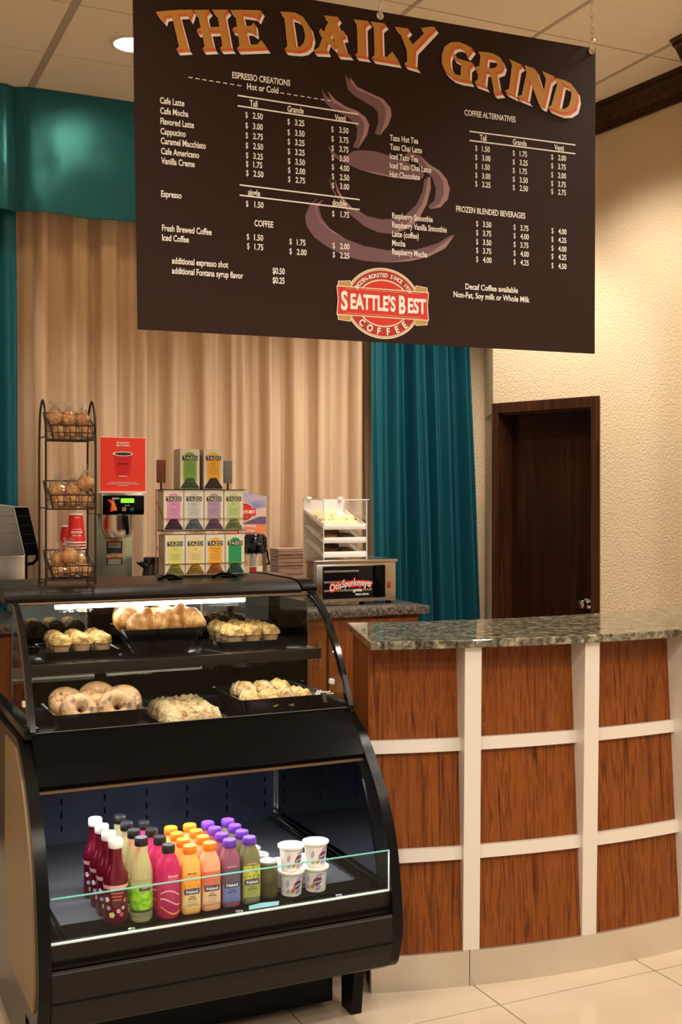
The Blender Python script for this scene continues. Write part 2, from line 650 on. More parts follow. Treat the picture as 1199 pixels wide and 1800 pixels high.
# door in the side wall
dr = thing('door_1', (A2.x, A2.y, 0), 'dark brown wooden door in the angled side wall right of the teal drape', 'door')
dr['kind'] = 'structure'
cw, rev = 0.050, 0.085
b = MB()
for (t0, t1, z0, z1) in ((0.0, cw, 0, DOORTOP), (LEN - cw, LEN, 0, DOORTOP), (cw, LEN - cw, DOORTOP - 0.057, DOORTOP)):
    b.prism([wp(t0, -0.011), wp(t1, -0.011), wp(t1, 0.010), wp(t0 + 0.004, 0.016), wp(t0, 0.012)], 'z', z0, z1, 'dark_wood')
b.build('casing', dr)
b = MB()
b.prism([wp(cw, -rev - 0.04), wp(cw + 0.012, -rev - 0.04), wp(cw + 0.012, -0.008), wp(cw, -0.008)], 'z', 0, DOORTOP - 0.057, 'dark_wood')
b.prism([wp(cw + 0.012, -rev), wp(cw + 0.026, -rev), wp(cw + 0.026, -0.045), wp(cw + 0.012, -0.045)], 'z', 0, DOORTOP - 0.07, 'dark_wood')
b.prism([wp(LEN - cw - 0.012, -rev - 0.04), wp(LEN - cw, -rev - 0.04), wp(LEN - cw, -0.008), wp(LEN - cw - 0.012, -0.008)], 'z', 0, DOORTOP - 0.057, 'dark_wood')
b.prism([wp(cw, -rev - 0.04), wp(LEN - cw, -rev - 0.04), wp(LEN - cw, -0.008), wp(cw, -0.008)], 'z', DOORTOP - 0.069, DOORTOP - 0.057, 'dark_wood')
b.build('jamb', dr)
b = MB()
b.prism([wp(cw + 0.012, -rev - 0.04), wp(LEN - cw - 0.012, -rev - 0.04), wp(LEN - cw - 0.012, -rev), wp(cw + 0.012, -rev)], 'z', 0.008, DOORTOP - 0.07, 'door_wood')
leaf = b.build('door_leaf', dr)
b = MB()
kb = wp(LEN - cw - 0.085, -rev)
kz = 0.972
n3, d3 = Vector((nv.x, nv.y, 0)), Vector((dv.x, dv.y, 0))


def spin(mb, base, axis, prof, m, n=20):
    """lathe about an arbitrary axis: prof (r, along)"""
    axis = Vector(axis).normalized()
    a = axis.orthogonal().normalized()
    c = axis.cross(a)
    v, f = [], []
    for (r, t) in prof:
        for j in range(n):
            q = 2 * PI * j / n
            v.append(Vector(base) + axis * t + a * (r * math.cos(q)) + c * (r * math.sin(q)))
    for i in range(len(prof) - 1):
        for j in range(n):
            j2 = (j + 1) % n
            f.append((i * n + j, i * n + j2, (i + 1) * n + j2, (i + 1) * n + j))
    f.append(tuple(range(n))[::-1])
    f.append(tuple((len(prof) - 1) * n + j for j in range(n)))
    return mb.add(v, f, m, True)


spin(b, (kb[0], kb[1], kz), n3, [(0.030, 0), (0.030, 0.006), (0.012, 0.010), (0.011, 0.03), (0.024, 0.038), (0.028, 0.052), (0.022, 0.066), (0.004, 0.069)], 'chrome')
b.build('door_knob', dr)

# recessed ceiling light
lt = thing('ceiling_downlight', (1.328, 5.127, CEIL), 'round recessed ceiling light glowing white above the teal valance', 'ceiling light')
b = MB().lathe([(0.080, 0.0), (0.098, 0.0), (0.098, -0.006), (0.082, -0.009), (0.080, 0.0)], 'lamp_rim', (1.328, 5.127, CEIL), 32)
b.build('rim', lt)
MB().lathe([(0.001, -0.003), (0.080, -0.003)], 'lamp_face', (1.328, 5.127, CEIL), 32).build('lamp_lens', lt)

# ------------------------------------------------------------------ curtains
b = MB()


def val(x0, x1, seed):
    def fn(u, v):
        x = x0 + (x1 - x0) * u
        z = CEIL - 0.004 - 0.625 * (1 - v)
        y = 5.885 + 0.010 * noise.noise(Vector((x * 2.2, z * 1.5, seed))) + 0.006 * noise.noise(Vector((x * 9, z * 6, seed))) * (1 - v)
        y += 0.030 * math.exp(-((x - x0) / 0.03) ** 2) + 0.030 * math.exp(-((x - x1) / 0.03) ** 2)
        if v == 0:
            z += 0.008 * noise.noise(Vector((x * 5, 0, seed)))
        return (x, y, z)
    return fn


va = thing('window_valance', (1.9, 5.9, 3.0), 'teal satin valance box along the top of the curtained wall', 'valance')
for (x0, x1) in ((-0.05, 0.932), (0.932, 1.90), (1.90, 2.87), (2.87, 3.66)):
    fn = val(x0, x1, x0)
    b = MB().grid(fn, 60, 24, 'teal_satin')
    b.grid(lambda u, v, fn=fn: (fn(u, v)[0], fn(u, v)[1] + 0.008, fn(u, v)[2]), 60, 2, 'teal_satin')
    b.build('valance_panel', va)


def folds(x, seed, period, sharp=1.0, h2=0.45):
    t = x / period + 0.35 * noise.noise(Vector((x * 1.3, seed, 0)))
    s = math.sin(2 * PI * t) + h2 * math.sin(2 * PI * t * 2.3 + seed)
    return math.copysign(abs(s) ** sharp, s)


def curtain(name, m, y, ztop, zbot, left, right, nu, period, amp, seed, label, sharp=0.8, taper=None, wr=0.0, h2=0.45):
    def fn(u, v):
        z = zbot + (ztop - zbot) * v
        xl, xr = left(z), right(z)
        x = xl + (xr - xl) * u
        xf = left(ztop) + (right(ztop) - left(ztop)) * u
        k = 1.0 + 0.35 * (1 - v)
        f = folds(xf, seed, period, sharp, h2)
        q = 1.0
        if taper:
            q = min(1.0, max(0.0, abs(xf - taper[0]) / taper[1])) ** 2
            q = 0.12 + 0.88 * q
        yy = y + (taper[2] * (1 - q) if taper else 0) + q * amp * k * f + q * 0.4 * amp * noise.noise(Vector((xf * 6, z * 0.9, seed)))
        yy += wr * noise.noise(Vector((xf * 22, z * 16, seed)))
        x += 0.35 * amp * noise.noise(Vector((xf * 8, z * 0.7, seed + 5)))
        return (x, yy, z)
    b = MB().grid(fn, nu, 48, m)
    return tag(b.build(name, angle=180), label, 'curtain')


curtain('sheer_curtain', 'sheer', 6.05, 3.30, 0.03, lambda z: 0.895, lambda z: 3.085, 660, 0.185, 0.032, 3.0,
        'long beige sheer curtain in soft folds across the back wall', 0.65, taper=(3.085, 0.10, 0.012))
curtain('teal_drape', 'teal_satin', 5.985, 3.25, 0.03, lambda z: 2.960 + 0.01 * max(0, 2.4 - z), lambda z: 3.655 + 0.040 * (2.5 - z),
        330, 0.150, 0.036, 1.0, 'wide teal satin drape hanging between the sheer curtain and the door', 0.85, taper=(2.96, 0.16, -0.025), wr=0.0015, h2=0.8)
curtain('teal_drape', 'teal_satin', 5.975, 3.25, 0.03, lambda z: 0.10, lambda z: 0.938 + 0.012 * (2.9 - z), 300, 0.26, 0.036, 6.0,
        'teal satin drape at the left edge behind the cash register', 0.9, wr=0.004)

# ------------------------------------------------------------------ curved front counter
CC, RR = Vector((2.5, 6.05)), 3.0


def arc(r, deg):
    a = math.radians(deg)
    return Vector((CC.x + r * math.sin(a), CC.y - r * math.cos(a)))


def arcbox(b, r_lo, r_hi, a0, a1, z0, z1, m, r_lo_t=None, r_hi_t=None, n=None):
    """curved block; *_t are the radii at the top (for leaning faces)"""
    n = n or max(2, int(abs(a1 - a0) / 0.7))
    r_lo_t = r_lo if r_lo_t is None else r_lo_t
    r_hi_t = r_hi if r_hi_t is None else r_hi_t
    v = []
    for i in range(n + 1):
        d = a0 + (a1 - a0) * i / n
        for (r, z) in ((r_lo, z0), (r_hi, z0), (r_hi_t, z1), (r_lo_t, z1)):
            q = arc(r, d)
            v.append((q.x, q.y, z))
    f = []
    for i in range(n):
        for k in range(4):
            k2 = (k + 1) % 4
            f.append((4 * i + k, 4 * i + k2, 4 * i + 4 + k2, 4 * i + 4 + k))
    f += [(0, 3, 2, 1), (4 * n, 4 * n + 1, 4 * n + 2, 4 * n + 3)]
    return b.add(v, f, m)


A_L, A_R = -17.7, 22.0
POSTS = [-11.45, -3.35, 4.65, 12.65, 20.65]
KT, UT = 0.112, 1.080
fc = thing('curved_counter', (CC.x - 0.3, CC.y - 2.9, 0), 'curved front counter with cherry wood panels between cream metal posts', 'counter')
lean = lambda z: RR - 0.012 - 0.060 * (z - KT) / (UT - KT)
b = MB()
for (a0, a1) in ((A_L, -11.6), (-11.55, 5.0), (5.05, A_R)):
    arcbox(b, RR - 0.03, RR, a0, a1, 0.0, KT, 'kick_metal')
b.build('kick_plate', fc)
b = MB()
arcbox(b, RR - 0.42, RR - 0.095, A_L, A_R, 0.0, UT - 0.001, 'cherry_wood')
b.build('carcass', fc)
edges = [A_L] + POSTS + [A_R]
HW = 0.53
RAIL = [(0.400, 0.440), (0.742, 0.782)]
for i in range(len(edges) - 1):
    a0 = edges[i] + (HW if i else 0)
    a1 = edges[i + 1] - (HW if i < len(edges) - 2 else 0)
    for (z0, z1) in ((KT, 0.400), (0.440, 0.742), (0.782, UT)):
        b = MB()
        arcbox(b, RR - 0.09, lean(z0), a0, a1, z0 + 0.0005, z1 - 0.0005, 'cherry_wood', None, lean(z1))
        b.build('wood_panel', fc)
    for (z0, z1) in RAIL:
        b = MB()
        arcbox(b, RR - 0.09, lean(z0) + 0.016, a0, a1, z0, z1, 'cream_metal', None, lean(z1) + 0.016)
        b.build('rail', fc)
for a in POSTS:
    b = MB()
    arcbox(b, RR - 0.09, RR - 0.004, a - HW, a + HW, KT + 0.0005, UT - 0.0005, 'cream_metal', None, RR + 0.016, n=2)
    b.build('post', fc)
ct = MB()
arcbox(ct, 2.48, RR + 0.036, A_L - 0.15, A_R, UT, UT + 0.027, 'granite', n=70)
o = tag(ct.build('granite_countertop', origin=(2.3, 3.1, UT)), 'polished brown green granite countertop lying on the curved counter', 'countertop')
md = o.modifiers.new('bevel', 'BEVEL')
md.width = 0.004
md.segments = 2
md.limit_method = 'ANGLE'

# ------------------------------------------------------------------ back counter
BZ = 0.99
bc = thing('back_counter', (1.6, 5.5, 0), 'cherry wood back counter cabinet standing along the curtains', 'cabinet')
b = MB().box((0.22, 5.27, 0.09), (2.90, 5.84, BZ - 0.043), 'cherry_wood', 0.003)
b.build('carcass', bc)
MB().box((0.24, 5.33, 0.0), (2.86, 5.82, 0.09), 'black_coat').build('kick_plate', bc)
for i in range(5):
    x0 = 0.24 + i * 0.533
    d = MB().box((x0, 5.252, 0.11), (x0 + 0.52, 5.27, BZ - 0.06), 'cherry_wood', 0.002).build('door', bc)
    MB().tube([(x0 + 0.47, 5.252, 0.70), (x0 + 0.47, 5.225, 0.705), (x0 + 0.47, 5.225, 0.83), (x0 + 0.47, 5.252, 0.835)], 0.005, 'steel').build('handle', d)
b = MB().box((0.20, 5.232, BZ - 0.043), (2.948, 5.86, BZ), 'dark_granite', 0.004)
tag(b.build('stone_worktop', origin=(1.5, 5.5, BZ)), 'dark granite worktop of the back counter under the oven', 'worktop')

# ------------------------------------------------------------------ refrigerated display case
XL, XR = 0.548, 1.518          # inside of the end panels
OL, OR = 0.515, 1.550          # outside
YB = 3.83                      # rear wall
DK, SH, UD = 0.400, 1.060, 0.850    # lower deck, upper shelf, upper deck
dc = thing('display_case', (1.03, 3.4, 0), 'black curved glass display case with pastries above and bottled drinks below', 'display case')


def smooth_curve(pts, n=6):
    """Catmull-Rom through 2D points"""
    P = [Vector(p) for p in pts]
    P = [P[0] * 2 - P[1]] + P + [P[-1] * 2 - P[-2]]
    out = []
    for i in range(1, len(P) - 2):
        for k in range(n):
            t = k / n
            a, b_, c, d = P[i - 1], P[i], P[i + 1], P[i + 2]
            out.append(0.5 * ((2 * b_) + (c - a) * t + (2 * a - 5 * b_ + 4 * c - d) * t * t + (3 * b_ - a - 3 * c + d) * t ** 3))
    out.append(P[-2])
    return [(q.x, q.y) for q in out]


FRONT = smooth_curve([(3.235, 0.884), (3.126, 0.812), (3.012, 0.682), (2.952, 0.563), (2.928, 0.470), (2.912, 0.370), (2.911, 0.290), (2.936, 0.205)])
BODY = FRONT + [(2.955, 0.186), (3.12, 0.180), (3.86, 0.180), (3.86, 0.884)]
for (x0, x1) in ((OL, XL), (XR, OR)):
    b = MB().prism(BODY, 'x', x0, x1, 'black_coat', True)
    p = b.build('end_panel', dc, angle=30)
    md = p.modifiers.new('bevel', 'BEVEL')
    md.width, md.segments, md.limit_method = 0.003, 2, 'ANGLE'
# thin tan sheet over part of the left end panel
SK = [(3.02, 0.74)] + [(q[0] + 0.045, q[1]) for q in FRONT if 0.25 < q[1] < 0.72] + [(3.03, 0.235), (3.40, 0.235), (3.40, 0.870), (3.17, 0.870)]
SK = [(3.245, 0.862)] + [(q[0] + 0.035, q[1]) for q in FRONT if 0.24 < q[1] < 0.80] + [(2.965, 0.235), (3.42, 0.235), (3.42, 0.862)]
b = MB().prism(SK, 'x', OL - 0.006, OL, 'side_tan', False)
tag(b.build('side_skin', dc), 'tan side skin')

# rear wall, liners, decks
b = MB().box((XL, YB, 0.18), (XR, YB + 0.03, 0.86), 'navy_liner')
for i in range(7):                        # slotted standards
    x = XL + 0.06 + i * 0.145
    for j in range(9):
        b.box((x - 0.003, YB - 0.0008, 0.44 + j * 0.045), (x + 0.003, YB + 0.001, 0.462 + j * 0.045), 'black_plastic')
b.build('rear_panel', dc)
LIN = [(q[0] + 0.055, q[1]) for q in FRONT if DK < q[1] < 0.63]
LIN = smooth_curve([(3.30, 0.80), (3.20, 0.775), (3.12, 0.715), (3.07, 0.62), (3.025, 0.50), (3.00, DK)], 5) + [(YB, DK), (YB, 0.80)]
for (x0, x1) in ((XL, XL + 0.003), (XR - 0.003, XR)):
    MB().prism(LIN, 'x', x0, x1, 'mirror_panel').build('side_liner', dc)
b = MB().box((XL, 2.962, DK - 0.02), (XR, YB, DK), 'deck_metal', 0.003)
b.build('lower_deck', dc)
b = MB()
b.box((XL + 0.02, 2.965, DK), (XR - 0.02, 2.972, DK + 0.008), 'dark_chrome')
for (x0, x1) in ((XL + 0.11, XL + 0.30), (XR - 0.3, XR - 0.08)):
    b.prism([(x0, DK), (x1, DK), (x1, DK + 0.02), (x0 + 0.02, DK + 0.02)], 'y', 2.975, 2.979, 'black_plastic')
b.build('deck_stop', dc)
for x in (XL + 0.03, XR - 0.03):
    b = MB().tube([(x, 2.99, DK + 0.012), (x, YB - 0.02, DK + 0.012)], 0.006, 'dark_chrome', 8)
    b.tube([(x + 0.02, 2.99, DK + 0.008), (x + 0.02, YB - 0.02, DK + 0.008)], 0.004, 'black_plastic', 8)
    b.build('deck_rail', dc)
for i, x in enumerate((XR - 0.012,)):
    MB().box((x, YB - 0.014, DK), (x + 0.008, YB - 0.004, 0.80), 'chrome').build('corner_trim', dc)

# fascia between the two compartments
b = MB().prism([(3.205, 0.902), (3.170, 0.865), (3.128, 0.822), (3.098, 0.778), (3.110, 0.764), (3.20, 0.764), (3.26, 0.80), (3.26, 0.872), (3.215, 0.884)], 'x',
               XL, XR, 'black_plastic', False)
f = b.build('fascia', dc)
b = MB().box((XL + 0.001, 3.100, 0.757), (XR - 0.001, 3.20, 0.764), 'bronze_trim')
b.build('fascia_trim', f)
b = MB().tube([(XL + 0.03, 3.235, 0.777), (XR - 0.03, 3.235, 0.777)], 0.013, 'tube_light', 10)
b.build('lower_light_tube', dc)

# upper deck and shelf
MB().box((XL, 3.255, UD - 0.02), (XR, YB, UD), 'melamine', 0.002).build('pastry_deck', dc)
b = MB().box((XL + 0.012, 3.40, SH - 0.010), (XR - 0.012, YB - 0.02, SH), 'melamine', 0.002)
sf = b.build('upper_shelf', dc)
b = MB().box((XL + 0.012, 3.392, SH - 0.030), (XR - 0.012, 3.404, SH + 0.003), 'brown_black', 0.002)
b.build('shelf_lip', sf)
b = MB().tube([(XL + 0.05, 3.425, SH - 0.020), (XR - 0.05, 3.425, SH - 0.020)], 0.008, 'tube_light', 10)
b.build('shelf_light_tube', sf)
for x in (XL + 0.02, XR - 0.03):
    b = MB().prism([(3.45, SH - 0.012), (YB - 0.02, SH - 0.012), (YB - 0.02, SH - 0.06)], 'x', x, x + 0.006, 'black_plastic')
    b.build('shelf_bracket', sf)

# rear sliding doors (dark reflecting panes)
rdoor = MB().box((XL, YB, 0.86), (XR, YB + 0.03, 1.262), 'black_plastic').build('rear_frame', dc)
for (x0, x1, yy) in ((XL + 0.03, 1.05, YB - 0.004), (1.03, XR - 0.03, YB - 0.010)):
    MB().box((x0, yy, 0.95), (x1, yy + 0.003, 1.225), 'rear_glass').build('rear_pane', rdoor)
for (x0, x1, z) in ((XL + 0.005, 0.86, 0.955), (0.90, 1.235, 0.955)):
    MB().box((x0, YB - 0.016, z), (x1, YB - 0.011, z + 0.006), 'cream_metal').build('pane_trim', rdoor)
b = MB().box((1.232, YB - 0.016, 0.955), (1.237, YB - 0.011, SH - 0.035), 'cream_metal')
b.box((1.232, YB - 0.016, SH + 0.02), (1.237, YB - 0.011, 1.225), 'cream_metal')
b.build('pane_trim', rdoor)
b = MB().box((XL + 0.006, YB - 0.013, SH - 0.115), (0.86, YB - 0.009, SH - 0.04), 'celadon_steel')
tag(b.build('door_rail', rdoor), 'pale blue grey strip')

# curved front glass, end glass
GC = smooth_curve([(3.200, 0.902), (3.232, 0.960), (3.272, 1.030), (3.320, 1.098), (3.378, 1.160), (3.446, 1.206), (3.512, 1.230)], 6)


def sheet(b, curve, t, x0, x1, m, edge):
    n = len(curve)
    off = []
    for i in range(n):
        d = Vector(curve[min(i + 1, n - 1)]) - Vector(curve[max(i - 1, 0)])
        nn = Vector((d.y, -d.x)).normalized()
        off.append((curve[i][0] - nn.x * t, curve[i][1] - nn.y * t))
    for cu in (curve, off):
        v = [(x0, q[0], q[1]) for q in cu] + [(x1, q[0], q[1]) for q in cu]
        b.add(v, [(i, i + 1, n + i + 1, n + i) for i in range(n - 1)], m, True)
    for x in (x0, x1):
        v = [(x, q[0], q[1]) for q in curve] + [(x, q[0], q[1]) for q in off]
        b.add(v, [(i, i + 1, n + i + 1, n + i) for i in range(n - 1)], edge)
    for i in (0, n - 1):
        b.add([(x0, *curve[i]), (x1, *curve[i]), (x1, *off[i]), (x0, *off[i])], [(0, 1, 2, 3)], edge)


b = MB()
sheet(b, GC, 0.006, XL + 0.003, XR - 0.003, 'case_glass', 'bright_edge')
fg = b.build('curved_front_glass', dc)
# maker's mark at the lower right of the glass
mk = MB()


def on_glass(px, py):
    """point on the outside of the curved glass seen at a pixel"""
    best = None
    for i in range(len(GC) - 1):
        for k in range(8):
            t = k / 8
            y = GC[i][0] * (1 - t) + GC[i + 1][0] * t
            z = GC[i][1] * (1 - t) + GC[i + 1][1] * t
            p = at_y(px, py, y)
            e = abs(p.z - z)
            if best is None or e < best[0]:
                d = Vector((0, GC[i + 1][0] - GC[i][0], GC[i + 1][1] - GC[i][1])).normalized()
                best = (e, Vector((p.x, y, z)), d)
    return best[1], best[2]


p, d = on_glass(565, 1216)
nrm = Vector((0, -d.z, d.y))
mk.text('Structural', p + nrm * 0.001, X3, d, 'white_print', 0.0055, 1.0, 0.02)
mk.text('Concepts', p + nrm * 0.001 + X3 * 0.017 - d * 0.006, X3, d, 'white_print', 0.0045)
for k in range(5):
    mk.text('lllllllll', p + nrm * 0.001 - d * (0.012 + 0.0052 * k), Vector((1, 0, 0)), d, 'white_print', 0.0008, 6.0)
for k in range(3):
    o_ = p + nrm * 0.001 + X3 * (-0.022 + 0.006 * k)
    mk.flat([o_ - d * 0.008, o_ + X3 * 0.003 - d * 0.008, o_ + X3 * 0.011 + d * 0.006, o_ + X3 * 0.008 + d * 0.006], 'white_print')
mk.build('maker_mark', fg)
for (x, nm) in ((XL, 'l'), (XR - 0.004, 'r')):
    poly = [(q[0] + 0.012, q[1]) for q in GC] + [(YB - 0.01, 1.236), (YB - 0.01, 0.902)]
    b = MB().prism(poly, 'x', x, x + 0.004, 'case_glass')
    b.build('end_glass', dc)
    n = len(GC)
    b = MB()
    off = 0.020
    xo0, xo1 = (x - 0.010, x + 0.014) if nm == 'l' else (x - 0.010, x + 0.014)
    C2 = []
    for i in range(n):
        d = (Vector(GC[min(i + 1, n - 1)]) - Vector(GC[max(i - 1, 0)])).normalized()
        nn = Vector((d.y, -d.x))
        C2.append(nn)
    prof = [(-0.002, xo0), (0.006, xo0 + 0.004), (0.006, xo1 - 0.004), (-0.002, xo1), (-0.016, xo1 - 0.004), (-0.016, xo0 + 0.004)]
    v = []
    for i in range(n):
        for (dn, xx) in prof:
            v.append((xx, GC[i][0] + C2[i].x * dn * -1 * -1, GC[i][1] + C2[i].y * dn))
    k = len(prof)
    fcs = [(i * k + j, i * k + (j + 1) % k, (i + 1) * k + (j + 1) % k, (i + 1) * k + j) for i in range(n - 1) for j in range(k)]
    fcs += [tuple(range(k)), tuple((n - 1) * k + j for j in range(k))]
    b.add(v, fcs, 'black_gloss', True)
    b.build('glass_trim', dc, angle=50)
    MB().box((x - 0.003 if nm == 'l' else x - 0.004, 3.52, 0.917), (x - 0.0005 if nm == 'l' else x - 0.001, YB, 1.205), 'rear_glass').build('end_mirror', dc)
    b = MB().box((x - 0.020, 3.20, 0.885), (x + 0.020, YB, 0.917), 'black_coat', 0.003)
    b.build('side_rail', dc)
    c = MB().box((x - 0.003, 3.32, 0.955), (x + 0.007, 3.345, 0.971), 'white_plastic', 0.001)
    c.build('glass_clip', dc)

# lid
LID = [(3.512, 1.247), (3.517, 1.236), (3.56, 1.234), (3.60, 1.236), (YB + 0.20, 1.242), (YB + 0.20, 1.272), (3.86, 1.278), (3.62, 1.276),
       (3.588, 1.2755), (3.562, 1.272), (3.538, 1.264), (3.520, 1.255)]
b = MB().prism(LID, 'x', XL - 0.022, XR - 0.030, 'brown_black', True)
lid = b.build('lid', dc, angle=35)
MB().prism([(q[0] - 0.004, q[1] + 0.004) for q in LID], 'x', XR - 0.028, XR + 0.024, 'black_coat', True).build('lid_end_cap', lid, angle=35)
MB().prism([(q[0] - 0.004, q[1] + 0.003) for q in LID], 'x', XL - 0.026, XL - 0.0225, 'brown_black', True).build('lid_end_cap', lid, angle=35)
b = MB().box((XL + 0.005, 3.500, 1.2275), (XR - 0.005, 3.530, 1.2355), 'bronze_trim', 0.002)
b.build('lid_trim', lid)
b = MB().tube([(0.68, 3.556, 1.219), (1.30, 3.556, 1.219)], 0.010, 'tube_light', 12)
b.box((0.64, 3.545, 1.224), (1.34, 3.567, 1.235), 'white_plastic')
b.build('upper_light_tube', lid)
for (px, py) in ((303, 1017), (398, 1013)):
    p = at_z(px, py, 1.285)
    b = MB().tube([(p.x - 0.03, p.y + 0.06, 1.279), (p.x - 0.012, p.y + 0.01, 1.296), (p.x + 0.004, p.y - 0.028, 1.294), (p.x + 0.020, p.y - 0.036, 1.288),
                   (p.x + 0.030, p.y - 0.020, 1.285), (p.x + 0.022, p.y + 0.015, 1.283), (p.x + 0.0, p.y + 0.05, 1.280)], 0.0045, 'black_plastic', 8)
    b.build('lid_handle', lid)

# low front glass
b = MB().box((XL + 0.002, 2.931, 0.418), (XR - 0.002, 2.936, 0.530), 'case_glass')
lg = b.build('low_front_glass', dc)
b = MB().box((XL + 0.002, 2.9305, 0.530), (XR - 0.002, 2.9365, 0.5325), 'glass_edge')
b.box((XL + 0.001, 2.930, 0.414), (XR - 0.001, 2.9365, 0.4185), 'bright_edge')
b.box((XR - 0.003, 2.9303, 0.4185), (XR - 0.001, 2.9363, 0.5325), 'bright_edge')
b.build('glass_edging', lg)
for x in (0.76, 1.06, 1.36):
    c = MB().box((x - 0.010, 2.937, 0.402), (x + 0.010, 2.950, 0.424), 'chrome', 0.003)
    c.build('glass_foot', lg)
# front panel
FP = [(2.960, 0.414), (2.926, 0.414), (2.932, 0.372), (2.940, 0.356), (2.916, 0.352), (2.910, 0.345), (2.909, 0.290), (2.915, 0.245), (2.934, 0.198), (2.952, 0.186), (3.10, 0.182), (3.10, 0.40), (2.965, 0.40)]
b = MB().prism(FP, 'x', XL + 0.001, XR - 0.001, 'brown_black', False)
fp = b.build('front_panel', dc)
b = MB().box((XL + 0.001, 2.9078, 0.2695), (XR - 0.001, 2.9098, 0.2715), 'black_plastic')
b.build('panel_seam', fp)
b = MB().box((XL + 0.001, 2.912, 0.3515), (XR - 0.001, 2.940, 0.3535), 'dark_chrome')
b.build('panel_ledge', fp)
b = MB().box((OL + 0.01, 3.16, 0.02), (1.44, 3.80, 0.18), 'black_coat')
b.build('plinth', dc)
for (x, y) in ((OL + 0.015, 3.09), (1.468, 3.09), (OL + 0.015, 3.72), (1.468, 3.72)):
    b = MB().prism([(y - 0.030, 0.180), (y + 0.065, 0.180), (y + 0.065, 0.0), (y - 0.005, 0.0)], 'x', x, x + 0.034, 'black_coat')
    b.build('leg', dc)

# the case's own fluorescent tubes
COOL = (1.0, 0.93, 0.80)
area('display_case_lamp', (1.00, 3.560, 1.204), 0.62, 0.75, COOL, (math.radians(14), 0, 0), 'RECTANGLE', 0.02)
area('display_case_lamp', (1.03, 3.425, 1.028), 0.85, 0.5, COOL, (math.radians(6), 0, 0), 'RECTANGLE', 0.02)
area('display_case_lamp', (1.03, 3.235, 0.758), 0.90, 5.5, (0.92, 0.95, 1.0), (math.radians(-8), 0, 0), 'RECTANGLE', 0.03)

# ------------------------------------------------------------------ hanging menu sign
sTL, sTR, sBR, sBL = Vector((0.808, 3.115, 3.025)), Vector((2.330, 3.032, 3.027)), Vector((2.327, 3.032, 2.026)), Vector((0.823, 3.114, 2.023))
sU = Vector((sTR.x - sTL.x, sTR.y - sTL.y, 0)).normalized()
sN = Vector((sU.y, -sU.x, 0))                    # towards the viewer
sN = sN if sN.y < 0 else -sN
sg = thing('menu_sign', ((sTL.x + sTR.x) / 2, (sTL.y + sTR.y) / 2, 2.02), 'large dark brown hanging coffee menu sign with gold title lettering', 'sign')


def sp(px, py, off=0.0):
    """the point of the sign's face seen at a pixel of the photograph"""
    r = ray(px, py)
    q = Vector((0, 0, EYE))
    t = (sTL - q).dot(sN) / r.dot(sN)
    return q + r * t + sN * off


b = MB()
pts = [sTL, sTR, sBR, sBL]
F = [p for p in pts]
K = [p - sN * 0.005 for p in pts]
b.add(F + K, [(0, 1, 2, 3), (7, 6, 5, 4), (0, 4, 5, 1), (1, 5, 6, 2), (2, 6, 7, 3), (3, 7, 4, 0)], 'sign_face')
b.build('board', sg)


def zp(lst, sc, ox, oy, off, dx=0, dy=0):
    return [sp(x / sc + ox + dx, y / sc + oy + dy, off) for (x, y) in lst]


# cup picture
cup = MB()
DARK = [
    [(180, 145), (215, 195), (280, 245), (350, 270), (430, 300), (490, 345), (515, 405), (500, 470), (440, 565), (400, 553), (425, 500), (432, 430), (418, 395), (360, 340), (270, 300), (205, 240)],
    [(345, 45), (375, 80), (420, 130), (520, 175), (610, 215), (660, 270), (672, 330), (650, 400), (590, 472), (555, 460), (580, 380), (577, 310), (540, 270), (420, 200), (365, 150)],
    [(225, 550), (300, 620), (345, 622), (400, 585), (450, 575), (560, 585), (680, 620), (780, 660), (860, 700), (905, 745), (890, 775), (800, 783), (680, 770), (560, 745), (450, 715), (330, 660), (260, 620)],
    [(790, 590), (870, 610), (930, 680), (1010, 720), (1060, 780), (1082, 850), (1070, 920), (1020, 975), (945, 990), (930, 970), (975, 930), (985, 850), (960, 770), (905, 720), (850, 665), (760, 620)],
    [(232, 765), (265, 850), (310, 930), (400, 1000), (500, 1040), (600, 1062), (680, 1060), (770, 1035), (850, 955), (890, 870), (905, 780), (945, 765), (945, 850), (920, 950), (860, 1070), (760, 1140), (670, 1165), (580, 1155), (480, 1110), (370, 1020), (280, 900), (245, 830)],
    [(150, 910), (120, 965), (190, 925), (160, 980), (180, 1050), (240, 1130), (350, 1200), (480, 1250), (640, 1280), (850, 1275), (1000, 1230), (1080, 1180), (1112, 1172), (1050, 1265), (930, 1325), (800, 1355), (640, 1367), (480, 1355), (340, 1320), (230, 1260), (130, 1190), (75, 1110), (65, 1040), (95, 965)],
]
